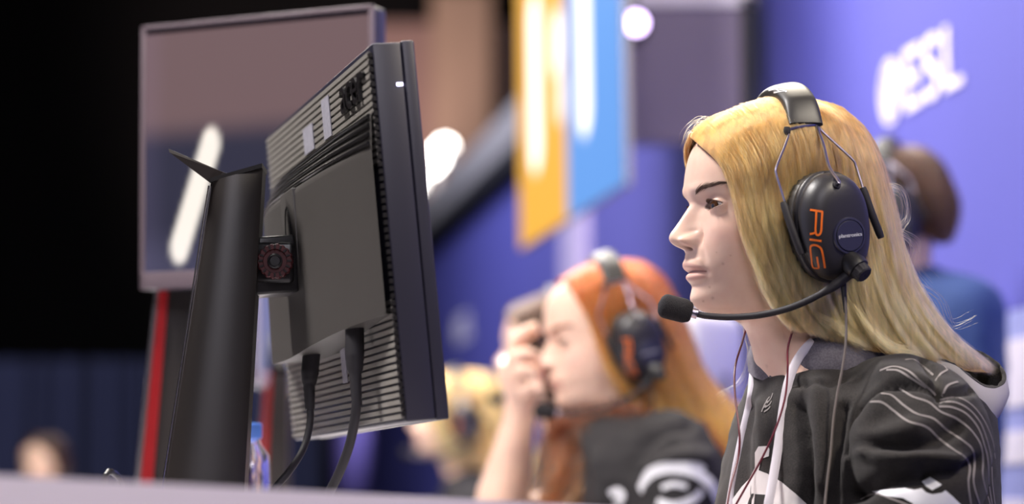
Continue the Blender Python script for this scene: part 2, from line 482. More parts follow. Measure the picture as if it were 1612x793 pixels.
def wall_logo(s, z, group):
    root = thing('wall_logo', on_wall(s, z - 0.1), group, 'logo', 'logos on the blue wall')
    q = lambda a, h, off=0.004: on_wall(s, z, off) - ROW * a + Z * h
    r = 0.072; t = np.linspace(0, 2 * np.pi, 48, endpoint=False)
    b = MB()
    for r0, r1, th in ((1.0, 0.84, 0.003),):
        V = [q(r * k * math.cos(a), r * k * math.sin(a), h) for h in (0.002, 0.005) for k in (r0, r1) for a in t]
        n = 48
        fc = [(j, (j + 1) % n, 2 * n + (j + 1) % n, 2 * n + j) for j in range(n)] + [(2 * n + j, 2 * n + (j + 1) % n, 3 * n + (j + 1) % n, 3 * n + j) for j in range(n)] + [(3 * n + j, 3 * n + (j + 1) % n, n + (j + 1) % n, n + j) for j in range(n)]
        b.add(V, fc)
    b.build('emblem_ring', M['logo'], root, smooth=False)
    for k in range(5):       # slanted bars inside the ring
        y0 = -0.6 + 0.3 * k; hw = math.sqrt(max(0, .72 ** 2 - y0 ** 2)) * r
        b = MB(); b.box(q(0, y0 * r, 0.0035), (ROW * -1 * 0.97 + Z * 0.22), WN, Z, hw, 0.0015, 0.11 * r); b.build('emblem_bar', M['logo'], root, smooth=False)
    for i, ch in enumerate('ESL'):
        add_text('letter', ch, q(0.155 + 0.132 * i, -0.005, 0.003), -ROW, Z, 0.195, M['logo'], root, 0.0015, width=0.112)
    return root
wall_logo(wall_s(1411), 1.725, 'white round emblem with ESL letters on the blue wall above the man in blue')
wall_logo(wall_s(706) - 0.4, 1.735, 'white round emblem with ESL letters far down the blue wall beside the ribbed monitor')

# lamps standing on top of the wall trim
M['lamp'] = emis('tube_glow', (1.0, 0.96, 0.90), 16)
def tube_lamp(px, L, dz, label):
    s = wall_s(px); a, c = on_wall(s - L / 2, WT + .18 + dz, 0.04), on_wall(s + L / 2, WT + .18 + dz, 0.04)
    root = thing('tube_lamp', on_wall(s, WT + .18, 0.04), label, 'lamp', 'tube lamps along the top of the blue wall')
    b = MB(); b.tube(np.linspace(a, c, 6), 0.045, 12); b.build('tube', M['lamp'], root)
    for e in (a, c):
        b = MB(); b.box(e + WN * -0.02 - Z * dz / 2, ROW, WN, Z, 0.015, 0.02, dz / 2, bev=.004); b.build('bracket', M['trimgrey'], root)
tube_lamp(699, 0.7, 0.17, 'short white tube lamp on the wall trim nearer the hanging display')
tube_lamp(653, 0.7, 0.15, 'short white tube lamp on the wall trim past the first lamp')

# hanging display with a yellow half and a blue half
def screen_mat(name, build):
    m = bpy.data.materials.new(name); m.use_nodes = True; nt = m.node_tree; nt.nodes.clear()
    out = nt.nodes.new('ShaderNodeOutputMaterial'); pr = nt.nodes.new('ShaderNodeBsdfPrincipled')
    pr.inputs['Base Color'].default_value = (0.01, 0.01, 0.012, 1); pr.inputs['Roughness'].default_value = 0.3
    nt.links.new(pr.outputs[0], out.inputs[0])
    at = nt.nodes.new('ShaderNodeAttribute'); at.attribute_name = 'glow'
    nt.links.new(at.outputs['Color'], pr.inputs['Emission Color']); pr.inputs['Emission Strength'].default_value = build
    return m

def screen(name, c, ex, ey, w, h, fn, m, parent, nx=70, ny=70):
    """a lit picture: one vertex per picture cell, fn(s, t) gives the colour shown there"""
    V, C = [], []
    for j in range(ny):
        for i in range(nx):
            s_, t_ = i / (nx - 1), j / (ny - 1)
            V.append(c + ex * (s_ - .5) * w + ey * (t_ - .5) * h); C.append(fn(s_, t_))
    return mesh(name, V, grid_faces(ny, nx, False), m, parent, attrs={'glow': np.array(C)})

def display():
    A, Bq = P(820, 392, 7.5), P(984, 288, 6.0)
    ex = Bq - A; ex[2] = 0; W = np.linalg.norm(ex); ex /= W
    z0 = (A[2] + Bq[2]) / 2; H = 1.55
    ey = np.array([0, 0, 1.0]) - ex * 0.06; ey /= np.linalg.norm(ey)
    base = (A + Bq) / 2; base[2] = z0
    nrm = np.cross(ex, ey); nrm /= np.linalg.norm(nrm)
    root = thing('hanging_display', base, 'large hanging display showing a yellow half and a blue half', 'display')
    c = base + ey * H / 2
    b = MB(); b.box(c - nrm * 0.009, ex, nrm, ey, W / 2 + .002, 0.008, H / 2 + .002, bev=.002); b.build('housing', M['trimgrey'], root)
    yel, blu = np.array([1.0, 0.50, 0.055]), np.array([0.13, 0.36, 0.86])
    def bar(s, t, s0, t0, t1, r, asp=W / H):
        d = np.hypot((s - s0) * W, (t - np.clip(t, t0, t1)) * H); return sst(r + .02, r - .015, np.array(d))
    def fn(s, t):
        k = sst(.49, .53, np.array(s)); col = yel * (1 - k) + blu * k
        col = col * (0.86 + .14 * t)
        wv = max(bar(s, t, .19, .18, .41, .085), bar(s, t, .68, .17, .60, .075), bar(s, t, .43, .315, .335, .08) * .85, bar(s, t, .46, .215, .23, .06) * .6)
        return col * (1 - wv) + np.array([1.7, 1.6, 1.5]) * wv
    screen('picture', c + nrm * 0.002, ex, ey, W, H, fn, screen_mat('display_glow', 1.2), root, 90, 90)
    for s_ in (-.4, .4):
        b = MB(); q = c + ex * W * s_ + ey * H / 2 - nrm * .04; b.tube([q, np.array([q[0], q[1], 6.0])], 0.008, 6); b.build('hanging_cable', M['trimblack'], root)
display()

# switched-off wide screen behind the display, with a pale header bar
def dark_screen():
    d = 6.55
    a, c = P(986, 226, d), P(1166, 14, d)
    base = np.array([(a[0] + c[0]) / 2, d, a[2]]); W = (c[0] - a[0]) / 2; H = (c[2] - a[2]) / 2
    root = thing('dark_screen', base, 'large switched-off screen with black frame above the blue wall', 'screen')
    M['offscreen'] = mat('dull_screen', (0.20, 0.16, 0.25), 0.6)
    b = MB(); b.box(base + Z * H, X, Y, Z, W, 0.03, H); b.build('panel', M['offscreen'], root, smooth=False)
    for x in (-W - .015, W + .015):
        b = MB(); b.box(base + Z * H + X * x, X, Y, Z, 0.018, 0.04, H + .03); b.build('frame_post', M['trimblack'], root, smooth=False)
    b = MB(); b.box(base + Z * (2 * H + .03), X, Y, Z, W + .035, 0.04, 0.028); b.build('header_bar', M['logo'], root, smooth=False)
    for x in (-W, W):
        q = base + X * x + Z * 2 * H; b = MB(); b.tube([q, q + Z * (6.0 - q[2])], 0.01, 6); b.build('hanging_cable', M['trimblack'], root)
dark_screen()

def spot_lamp():
    q = P(1001, 36, 6.25)
    root = thing('stage_lamp', (q[0], q[1], q[2] - .04), 'small round violet stage lamp glowing beside the hanging display', 'lamp')
    b = MB(); b.tube([q + Y * .0, q + Y * .02, q + Y * .10, q + Y * .16], [.034, .038, .038, .02], 20); b.build('housing', M['trimblack'], root)
    b = MB(); b.tube([q - Y * .004, q + Y * .004], [.024, .028], 20); b.build('lens', emis('violet_glow', (0.75, 0.55, 1.0), 9), root)
    b = MB(); b.tube([q + Y * .08 + Z * .03, np.array([q[0], q[1] + .08, 6.0])], .006, 6); b.build('hanging_cable', M['trimblack'], root)
spot_lamp()

# pale poster board on the wall at the right
def board():
    s = wall_s(1640); c = on_wall(s, 1.0, 0.03)
    root = thing('poster_board', on_wall(s, 0.0, 0.03), 'tall pale blue poster board with white blocks leaning on the wall', 'poster')
    M['board'] = mat('pale_blue_board', (0.33, 0.36, 0.72), 0.6)
    b = MB(); b.box(on_wall(s, 0.59, 0.03), ROW, WN, Z, 0.22, 0.012, 0.585); b.build('board', M['board'], root, smooth=False)
    for zz, hh, ww in ((1.06, 0.062, .20), (0.925, 0.03, .10), (0.81, 0.02, .16)):
        b = MB(); b.box(on_wall(s + .01, zz, 0.0435), ROW, WN, Z, ww, 0.0015, hh, bev=.001); b.build('white_block', M['logo'], root, smooth=False)
board()

# ------------------------------------------------------------------ desk
A, Bq = P(-90, 743, 1.70), P(1060, 802, 2.15)
ex = Bq - A; L = np.linalg.norm(ex); ex /= L; nz = np.cross(ex, Z); nz /= np.linalg.norm(nz)
ctr = (A + Bq) / 2; h = ctr[2] / 2
V = []
for q in (A, Bq):
    for k in (0.0, 0.03):
        V += [q - nz * k * -1, np.array([q[0], q[1], 0.0]) + nz * k]
b = MB()
b.add([A, Bq, Bq + [0, .03, 0], A + [0, .03, 0], [A[0], A[1], 0], [Bq[0], Bq[1], 0], [Bq[0], Bq[1] + .03, 0], [A[0], A[1] + .03, 0]],
      [(0, 1, 2, 3), (4, 5, 1, 0), (5, 6, 2, 1), (6, 7, 3, 2), (7, 4, 0, 3), (7, 6, 5, 4)])
o = b.build('desk_end_panel', M['panelwhite'], smooth=False)
tag(o, 'pale lavender panel closing the end of the long desk', 'panel')
DZ = 0.74
root = thing('long_desk', (-0.30, 5.6, 0), 'long white gaming desk under the monitors', 'desk')
b = MB(); b.box(np.array([-0.24, 2.28, DZ - .015]) + ROW * 2.6 - WN * .03, ROW, WN, Z, 2.6, 0.45, .015, bev=.004); b.build('desk_top', M['desktop'], root)
for k in (0.028, 1.0, 2.2, 3.9, 5.12):
    for sgn in (-.40, .36):
        q = np.array([-0.24, 2.28, 0]) + ROW * k + WN * sgn
        b = MB(); b.box(q + Z * (DZ - .03) / 2, X, Y, Z, .025, .025, (DZ - .03) / 2); b.build('leg', M['trimgrey'], root, smooth=False)
# ------------------------------------------------------------------ heads
K = 2.6 / F                                   # one pixel at the nearest player, in metres

class Frame:
    """a head: origin between the ears, f forward, l to the wearer's left, w up"""
    def __init__(s, o, yaw, nod=0.0, roll=0.0):
        s.o = np.asarray(o, float)
        y = math.radians(yaw); n = math.radians(nod); r = math.radians(roll)
        f = np.array([-math.cos(y), -math.sin(y), 0.0]); l = np.array([math.sin(y), -math.cos(y), 0.0]); z = np.array([0, 0, 1.0])
        f2 = f * math.cos(n) - z * math.sin(n); w = z * math.cos(n) + f * math.sin(n)
        l2 = l * math.cos(r) + w * math.sin(r); w2 = w * math.cos(r) - l * math.sin(r)
        s.f, s.l, s.w = f2, l2, w2
    def world(s, q):
        q = np.asarray(q, float)
        return s.o + K * (q[..., :1] * s.f + q[..., 1:2] * s.l + q[..., 2:3] * s.w)
    def matrix(s):
        m = Matrix.Identity(4)
        for i in range(3): m[i][0], m[i][1], m[i][2], m[i][3] = s.f[i], s.l[i], s.w[i], s.o[i]
        return m

FR1 = Frame(P(1225, 330, 2.6), 14.0)

def loc(px, py, v=0.0):
    """the head coordinates (u forward, w up) of a pixel on the plane v units beside the middle of head one"""
    d = P(px, py, 1.0) - CAM
    q = FR1.o + FR1.l * v * K
    t = ((q - CAM) @ FR1.l) / (d @ FR1.l)
    r = CAM + d * t - q
    return np.array([r @ FR1.f, r @ FR1.w]) / K

def uvw(px, py, v):
    a = loc(px, py, v); return np.array([a[0], v, a[1]])

#       front x, y      side x, half width, y     back x, y      exponent
HK = [((1236, 163), (1236, 0.5, 163), (1238, 163), 1.0),
      ((1190, 169), (1236, 45, 167), (1288, 172), 1.0),
      ((1140, 188), (1238, 82, 186), (1330, 200), 1.0),
      ((1106, 214), (1240, 101, 212), (1352, 232), 0.98),
      ((1090, 240), (1240, 109, 238), (1362, 260), 0.97),
      ((1083, 268), (1240, 112, 268), (1367, 290), 0.96),
      ((1081, 290), (1238, 110, 288), (1367, 310), 0.95),
      ((1082, 306), (1235, 107, 306), (1365, 328), 0.95),
      ((1088, 322), (1232, 105, 322), (1362, 345), 0.96),
      ((1092, 345), (1232, 103, 343), (1356, 365), 0.96),
      ((1090, 370), (1235, 101, 364), (1350, 385), 0.97),
      ((1085, 395), (1240, 98, 384), (1343, 403), 1.0),
      ((1084, 424), (1245, 93, 406), (1335, 425), 1.05),
      ((1090, 452), (1248, 87, 426), (1330, 445), 1.12),
      ((1090, 472), (1247, 82, 442), (1327, 460), 1.2),
      ((1099, 486), (1246, 78, 456), (1325, 475), 1.22),
      ((1118, 493), (1246, 75, 472), (1323, 490), 1.15),
      ((1148, 500), (1248, 72, 490), (1324, 502), 1.05),
      ((1172, 510), (1252, 70, 512), (1328, 514), 1.0),
      ((1184, 535), (1256, 71, 540), (1335, 545), 1.0),
      ((1192, 565), (1262, 78, 572), (1345, 580), 1.0),
      ((1202, 600), (1272, 110, 612), (1360, 615), 1.0),
      ((1212, 640), (1285, 150, 650), (1372, 655), 1.0)]
NOSE = [(306, 1082), (314, 1085), (321, 1087), (330, 1081.5), (338, 1076), (348, 1069.5), (358, 1062.5), (366, 1056.5), (371, 1054), (376, 1053.5), (381, 1056), (386, 1061.5), (390, 1069), (394, 1078), (398, 1081)]
LIPS = [(394, 1085), (400, 1079.5), (407, 1078.6), (412, 1076.6), (417, 1076), (422, 1078.5), (427.5, 1087.5), (431, 1083.5), (436, 1080.6), (440, 1082.6), (445, 1087), (450, 1090.4), (456, 1090.4)]

def head_mesh(lid=1.0):
    Fk = np.array([loc(*k[0]) for k in HK]); Sk = np.array([[1232 - k[1][0], k[1][1], 330 - k[1][2]] for k in HK]); Bk = np.array([[1225 - k[2][0], 330 - k[2][1]] for k in HK])
    ek = np.array([k[3] for k in HK]); fy = np.array([k[0][1] for k in HK], float)
    t = np.r_[0, np.cumsum(np.linalg.norm(np.diff(Fk, axis=0), axis=1))]
    rows = []
    for i in range(len(t) - 1):
        st = 1.25 if 285 < (fy[i] + fy[i + 1]) / 2 < 492 else 4.0
        n = max(2, int((t[i + 1] - t[i]) / st)); rows += list(np.linspace(t[i], t[i + 1], n, endpoint=False))
    rows.append(t[-1]); rows = np.array(rows)
    Fr, Sr, Br, er = herm(t, Fk, rows), herm(t, Sk, rows), herm(t, Bk, rows), herm(t, ek, rows)
    th = np.r_[np.linspace(0, math.radians(58), 90, endpoint=False), np.linspace(math.radians(58), math.pi, 44)]
    th = np.r_[th, -th[-2:0:-1]]; nc = len(th); nr = len(rows)
    c, s = np.cos(th)[None], np.sin(th)[None]
    ex = np.where(c >= 0, er[:, None], 1.0)
    ca = np.abs(c) ** ex; sa = np.sign(s) * np.abs(s) ** ex
    Eu = np.where(c >= 0, Fr[:, :1], Br[:, :1]); Ew = np.where(c >= 0, Fr[:, 1:], Br[:, 1:])
    u = Sr[:, :1] + (Eu - Sr[:, :1]) * ca; w = Sr[:, 2:] + (Ew - Sr[:, 2:]) * ca; v = Sr[:, 1:2] * sa
    av = np.abs(v); front = sst(-0.05, 0.35, np.cos(th))[None]
    wf = Fk[:, 1]
    def baseu(x): return np.interp(-x, -wf[3:17], Fk[3:17, 0])
    NT = np.array([loc(x, y) for y, x in NOSE]); LT = np.array([loc(x, y) for y, x in LIPS])
    fine = np.linspace(NT[-1, 1], NT[0, 1], 160); nd = herm(-NT[:, 1], NT[:, 0], -fine) - np.array([herm(-wf[3:17], Fk[3:17, 0], np.array([-x]))[0] for x in fine])
    nose = np.interp(w, fine, np.maximum(nd, 0), left=0, right=0)
    wn = lambda y: loc(1085, y)[1]
    sg = np.interp(w, [wn(398), wn(388), wn(380), wn(366), wn(350), wn(335), wn(318), wn(306)], [13, 15.5, 17, 15.5, 12.5, 11, 11, 14])
    du = nose * np.exp(-(av / sg) ** 2.7) * front
    # wings of the nose, the crease behind them and the nostrils
    def g(v0, sv, y0, sy): return np.exp(-((av - v0) / sv) ** 2 - ((w - wn(y0)) / sy) ** 2) * front
    du += 16.0 * g(19.0, 6.0, 380, 8.5) - 6.5 * g(29, 3.8, 378, 10) - 3.0 * g(17, 5, 366, 4) - 9 * g(11, 4.6, 392, 3.4)
    # lips
    fine = np.linspace(LT[-1, 1], LT[0, 1], 160); ld = herm(-LT[:, 1], LT[:, 0], -fine) - np.array([herm(-wf[3:17], Fk[3:17, 0], np.array([-x]))[0] for x in fine])
    half = 34.5; el = np.sqrt(np.clip(1 - (av / half) ** 2, 0, 1)); wm = wn(427.5) - 2.5 * (av / half) ** 2
    we = wn(427.5) + (w - wm) / np.maximum(0.35, 0.45 + 0.55 * el)
    lip = np.interp(we, fine, ld, left=0, right=0) * el ** 0.9 * front
    above = sst(wn(413), wn(406), w); lip = lip * (1 - above * (1 - np.exp(-(av / 20.0) ** 2)))
    du += lip
    du -= 3.5 * np.exp(-((av - 34) / 6) ** 2 - ((w - wm) / 5) ** 2) * front
    du -= 1.6 * np.exp(-(av / 4.5) ** 2 - ((w - wn(403)) / 5.5) ** 2) * front
    # brow, cheek, sockets
    du += 3.0 * g(30, 24, 300, 9) + 4.0 * g(62, 20, 368, 18) + 3.0 * g(0, 20, 470, 12)
    du -= 2.5 * np.exp(-((av - 34 - (wn(392) - w) * 0.22) / 4.5) ** 2) * sst(wn(425), wn(405), w) * sst(wn(378), wn(392), w) * front
    du -= 9.5 * np.exp(-((av - 44) / 21) ** 2 - ((w - wn(324)) / 15) ** 2) * front
    du -= 3.0 * np.exp(-((av - 23) / 7) ** 2 - ((w - wn(326)) / 12) ** 2) * front
    u = u + du
    # eyelids over the ball of the eye, and the opening between them
    R = 18.5; cor = uvw(1119, 323, 48); E = np.array([cor[0] - R, 48.0, cor[2]])
    dv, dw = av - E[1], w - E[2]; rr = (R + 1.7) ** 2 - dv ** 2 - dw ** 2
    sph = E[0] + np.sqrt(np.maximum(rr, 0)); on = (rr > 0) & (front > 0.2)
    k = 2.0
    um = np.where(on, np.log(np.exp(np.clip((u - E[0]) / k, -40, 40)) + np.exp(np.clip((sph - E[0]) / k, -40, 40))) * k + E[0], u)
    u = um
    ss = np.clip(dv / 18.2, -1, 1); arch = np.clip(1 - ss ** 2, 0, 1)
    up = 1.0 + 6.0 * arch ** 0.75 * lid + 1.0 * ss; lo = -1.5 - 4.2 * arch + 1.0 * ss
    inside = sst(0, 1.3, up - dw) * sst(0, 1.3, dw - lo) * (np.abs(dv) < 18.2) * (front > 0.2)
    if lid < 0.2: inside = inside * 0
    u = u - inside * 7.0
    crease = np.exp(-((dw - up - 4.2) / 1.5) ** 2) * (np.abs(dv) < 24) * (front > 0.2)
    u = u - crease * 1.5
    for _ in range(2):
        us = u.copy(); us[1:-1] = (u[:-2] + 2 * u[1:-1] + u[2:]) / 4; us = (np.roll(us, 1, 1) + 2 * us + np.roll(us, -1, 1)) / 4
        keep = np.exp(-((dw) / 9) ** 2 - (dv / 19) ** 2) > .45
        u = np.where((front > .2) & ~keep, us, u)
    Q = np.stack([u, v, w], -1).reshape(-1, 3)
    fcs = grid_faces(nr, nc)
    Q = np.vstack([Q, Q[:nc].mean(0, keepdims=True)]); top = nr * nc
    fcs += [(top, (j + 1) % nc, j) for j in range(nc)]
    # tint: lips, lids, cheeks, freckles
    col = np.tile(np.array([0.77, 0.535, 0.42]), (nr, nc, 1))
    def mixc(a, rgb, k_):
        k_ = np.clip(k_, 0, 1)[..., None]; return a * (1 - k_) + np.array(rgb) * k_
    lm = sst(-17, -14.0, -np.abs(we - wn(428.5))) * (av < half) * front
    lm = sst(0, 2.5, 15.5 - np.abs(we - wn(428.5))) * sst(0, 3, half - av) * (front > 0.3)
    col = mixc(col, (0.64, 0.33, 0.28), lm * 0.6)
    seam = np.exp(-((we - wn(427.5)) / 1.4) ** 2) * (av < half) * (front > .3); col = mixc(col, (0.22, 0.07, 0.06), seam * 0.8)
    col = mixc(col, (0.80, 0.46, 0.40), 0.35 * g(68, 26, 378, 26))
    col = mixc(col, (0.58, 0.34, 0.27), 0.45 * np.exp(-((dw - 1) / 11) ** 2 - (dv / 24) ** 2) * front)
    liner = np.maximum(np.exp(-((dw - up) / 1.5) ** 2), 0.8 * np.exp(-((dw - lo) / 1.2) ** 2)) * (np.abs(dv) < 19) * (front > .3)
    col = mixc(col, (0.035, 0.02, 0.018), liner * 0.9)
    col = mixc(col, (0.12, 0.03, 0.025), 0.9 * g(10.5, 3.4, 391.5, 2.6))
    for px, py, r_ in ((1138, 415, 2.2), (1122, 469, 2.4), (1107, 474, 2.0), (1117, 452, 1.6), (1207, 577, 2.2), (1150, 402, 1.3), (1128, 397, 1.1)):
        for vv in (1,):
            # find on the near side by its pixel
            q = PIX(FR1.world(Q[:-1])).reshape(nr, nc, 2)
            col = mixc(col, (0.40, 0.19, 0.13), 0.5 * np.exp(-((q[..., 0] - px) ** 2 + (q[..., 1] - py) ** 2) / r_ ** 2) * (v > 5) * (s > 0) * (c > -0.2))
    col = np.vstack([col.reshape(-1, 3), col[0].mean(0, keepdims=True)])
    return Q, fcs, col, E, R, nc

def eye_mesh(E, R, sign, gaze=(1, 0.36, -0.12)):
    gz = np.array(gaze, float); gz[1] *= 1; gz /= np.linalg.norm(gz)
    a = np.cross(gz, [0, 0, 1]); a /= np.linalg.norm(a); b = np.cross(gz, a)
    V, C = [], []
    nr, nc = 40, 32
    for i in range(nr):
        ph = math.pi * i / (nr - 1)
        rad = R * (1 + 0.05 * max(0, 1 - (ph / 0.5) ** 2))
        for j in range(nc):
            t = 2 * math.pi * j / nc
            V.append(np.array([E[0], sign * E[1], E[2]]) + rad * (gz * math.cos(ph) + math.sin(ph) * (a * math.cos(t) + b * math.sin(t))))
            if ph < 0.19: c = (0.004, 0.004, 0.004)
            elif ph < 0.56: c = (0.10, 0.042, 0.018)
            elif ph < 0.62: c = (0.02, 0.012, 0.01)
            else: c = (0.50, 0.43, 0.41)
            C.append(c)
    return np.array(V), grid_faces(nr, nc), np.array(C)

# ------------------------------------------------------------------ hair
def strands_obj(name, S, rad, m, parent, tip=0.25):
    S = np.asarray(S, float); N, n = S.shape[:2]
    cv = bpy.data.hair_curves.new(name); cv.add_curves([n] * N)
    inv = np.array(mat_of(parent).inverted())
    pts = S.reshape(-1, 3) @ inv[:3, :3].T + inv[:3, 3]
    cv.attributes['position'].data.foreach_set('vector', pts.astype(np.float32).ravel())
    ra = cv.attributes.get('radius') or cv.attributes.new('radius', 'FLOAT', 'POINT')
    prof = 1 - (1 - tip) * np.linspace(0, 1, n) ** 2
    rr = (np.asarray(rad).reshape(-1, 1) * prof[None]) if np.ndim(rad) else np.tile(rad * prof, (N, 1))
    ra.data.foreach_set('value', rr.astype(np.float32).ravel())
    cv.materials.append(m)
    o = bpy.data.objects.new(name, cv); return link(o, parent)

BVH_HEAD = []
def on_head(px, py, v, gap=7.0):
    # lift a hair point off the skull where the traced pixel falls on it
    q = uvw(px, py, v)
    if not BVH_HEAD: BVH_HEAD.append(bvh_of(FR1.world(HQ), HFc))
    h = cast(BVH_HEAD[0], px, py)
    if h is not None:
        d = (h[0] - FR1.o) / K; a = np.array([d @ FR1.f, d @ FR1.l, d @ FR1.w]); nn = np.array([h[1] @ FR1.f, h[1] @ FR1.l, h[1] @ FR1.w])
        a = a + nn * gap
        if a[1] > v: q = a
    return q

def push_out(Q, gap):
    # keep a hair point at least gap outside the scalp (head units, above the jaw)
    W = FR1.world(Q); bv = BVH_HEAD[0]; sh = Q.shape; W = W.reshape(-1, 3); Q2 = Q.reshape(-1, 3).copy()
    ctr = FR1.world(np.array([-8.0, 0, 20.0]))
    for i, w_ in enumerate(W):
        if Q2[i, 2] < -90: continue
        d = w_ - ctr; L = np.linalg.norm(d); h = bv.ray_cast(Vector(ctr), Vector(d / L))
        if h[0] is None: continue
        need = h[3] + gap * K
        if L < need:
            q = (ctr + d / L * need - FR1.o) / K; Q2[i] = (q @ FR1.f, q @ FR1.l, q @ FR1.w)
    return Q2.reshape(sh)

def guide_sheet(guides, n=26, gap=9.0):
    G = np.array([curve(np.array([on_head(*p, gap) for p in g]), n) for g in guides])      # (guides, n, 3) in head units
    return push_out(G, gap)

def sheet_at(G, s):
    k = len(G); s = np.clip(s, 0, k - 1)
    return herm(np.arange(k), G.reshape(k, -1), s).reshape(len(s), *G.shape[1:])

def grow(G, N, depth=0.055, clump=40, jit=2.2, cutlo=0.86, rng=RNG, wave=2.0):
    k = len(G); n = G.shape[1]
    s = rng.uniform(0, k - 1, N)
    cc = np.sort(rng.uniform(0, k - 1, clump)); idx = np.abs(s[:, None] - cc[None]).argmin(1)
    x = np.linspace(0, 1, n)[None]
    sc = s[:, None] + (cc[idx] - s)[:, None] * 0.55 * sst(0.15, 0.9, x)
    out = np.empty((N, n, 3)); tbl = sheet_at(G, np.linspace(0, k - 1, k * 24))
    fi = sc / (k - 1) * (len(tbl) - 1); i0 = np.clip(fi.astype(int), 0, len(tbl) - 2); fr = (fi - i0)[..., None]
    j = np.arange(n)[None].repeat(N, 0)
    out = tbl[i0, j] * (1 - fr) + tbl[i0 + 1, j] * fr
    dep = rng.uniform(0, 1, N) ** 1.5 * depth
    ctr = np.array([-8.0, 0, 15.0])
    out[..., 1] *= (1 - dep)[:, None] * (1 + 0.0 * x)
    out[..., 0] += (ctr[0] - out[..., 0]) * (dep * 0.35)[:, None]
    up = np.maximum(out[..., 2] - ctr[2], 0) / 150
    out[..., 2] -= (dep * 60)[:, None] * up
    ph = rng.uniform(0, 6.28, (N, 3)); fq = rng.uniform(0.6, 2.4, (N, 3)); am = rng.normal(0, 1, (N, 3)) * wave
    phc = rng.uniform(0, 6.28, (clump, 3))[idx]; amc = (rng.normal(0, 1, (clump, 3)) * wave * 1.1)[idx]
    for a in range(3):
        out[..., a] += am[:, a:a + 1] * np.sin(ph[:, a:a + 1] + fq[:, a:a + 1] * 6.28 * x) * sst(0.02, 0.5, x)
        out[..., a] += amc[:, a:a + 1] * np.sin(phc[:, a:a + 1] + 6.28 * 0.9 * x) * sst(0.05, 0.8, x)
    out += rng.normal(0, jit, (N, 1, 3)) * 0.6
    cut = rng.uniform(cutlo, 1.0, N)
    xs = np.linspace(0, 1, n)
    fi = cut[:, None] * xs[None] * (n - 1); i0 = np.clip(fi.astype(int), 0, n - 2); fr = (fi - i0)[..., None]
    r = np.arange(N)[:, None]
    return out[r, i0] * (1 - fr) + out[r, i0 + 1] * fr

def mirror(G):
    H = G.copy(); H[..., 1] *= -1; return H

def flyaways(G, N, amp=9, rng=RNG, lo=0.0, hi=None):
    k = len(G); s = rng.uniform(lo, (k - 1) if hi is None else hi, N); S = sheet_at(G, s); n = S.shape[1]; x = np.linspace(0, 1, n)[None]
    st = rng.uniform(0.0, 0.6, N); ln = rng.uniform(0.2, 0.45, N)
    fi = np.clip((st[:, None] + ln[:, None] * x), 0, 1) * (n - 1); i0 = np.clip(fi.astype(int), 0, n - 2); fr = (fi - i0)[..., None]; r = np.arange(N)[:, None]
    S = S[r, i0] * (1 - fr) + S[r, i0 + 1] * fr
    d = rng.normal(0, 1, (N, 1, 3)); d[..., 0] -= 0.5; d /= np.linalg.norm(d, axis=-1, keepdims=True)
    S = S + d * (rng.uniform(0.5, 2.0, N)[:, None, None] * amp * x[..., None] ** 1.3)
    ph = rng.uniform(0, 6.28, (N, 1, 3)); S = S + np.sin(ph + x[..., None] * rng.uniform(3, 11, (N, 1, 3))) * amp * 0.35 * x[..., None]
    return S

def base_sheet(G, shrink=0.955, sub=5):
    k = len(G); T = sheet_at(G, np.linspace(0, k - 1, k * sub)).copy()
    T[..., 1] *= shrink; T[..., 0] += (-8 - T[..., 0]) * 0.03
    T[..., 2] -= 3 * np.clip((T[..., 2] - 40) / 100, 0, 1)
    return T

HAIR1 = [
 [(1089, 214, 6), (1103, 226, 40), (1137, 258, 72), (1148, 290, 86), (1156, 322, 95), (1167, 365, 101), (1192, 425, 102), (1208, 462, 98), (1236, 498, 92), (1258, 520, 88)],
 [(1100, 198, 6), (1126, 226, 56), (1156, 266, 86), (1168, 305, 98), (1178, 345, 104), (1196, 395, 108), (1216, 440, 106), (1240, 485, 100), (1275, 525, 94)],
 [(1122, 184, 6), (1152, 214, 62), (1180, 258, 94), (1193, 305, 107), (1203, 360, 112), (1222, 420, 112), (1246, 475, 106), (1285, 528, 98)],
 [(1148, 174, 6), (1178, 200, 58), (1205, 246, 94), (1216, 300, 111), (1226, 360, 115), (1242, 425, 114), (1265, 485, 108), (1305, 535, 100)],
 [(1178, 166, 8), (1206, 192, 55), (1228, 240, 94), (1238, 300, 112), (1247, 360, 116), (1260, 430, 114), (1285, 492, 108), (1322, 540, 102)],
 [(1205, 161, 8), (1236, 188, 58), (1256, 236, 96), (1264, 300, 112), (1272, 370, 114), (1285, 440, 112), (1308, 500, 108), (1340, 545, 106)],
 [(1235, 158, 8), (1264, 184, 60), (1286, 236, 98), (1298, 300, 112), (1308, 370, 112), (1320, 440, 112), (1340, 505, 112), (1375, 552, 114)],
 [(1262, 157, 8), (1297, 182, 58), (1322, 232, 93), (1338, 300, 106), (1350, 370, 110), (1362, 440, 112), (1388, 510, 116), (1425, 560, 122)],
 [(1290, 160, 8), (1328, 188, 50), (1355, 240, 80), (1372, 305, 92), (1386, 375, 98), (1403, 445, 104), (1436, 515, 114), (1482, 572, 122)],
 [(1312, 166, 5), (1350, 198, 34), (1378, 255, 58), (1395, 320, 70), (1410, 390, 80), (1432, 460, 90), (1474, 525, 102), (1535, 584, 108)],
 [(1322, 170, 2), (1362, 206, 16), (1389, 264, 28), (1406, 330, 36), (1421, 400, 46), (1447, 465, 60), (1494, 528, 74), (1566, 586, 78)],
 [(1326, 173, 0), (1366, 212, 0), (1392, 272, 0), (1409, 338, 0), (1424, 404, 0), (1449, 468, 8), (1498, 528, 14), (1574, 588, 14)],
]
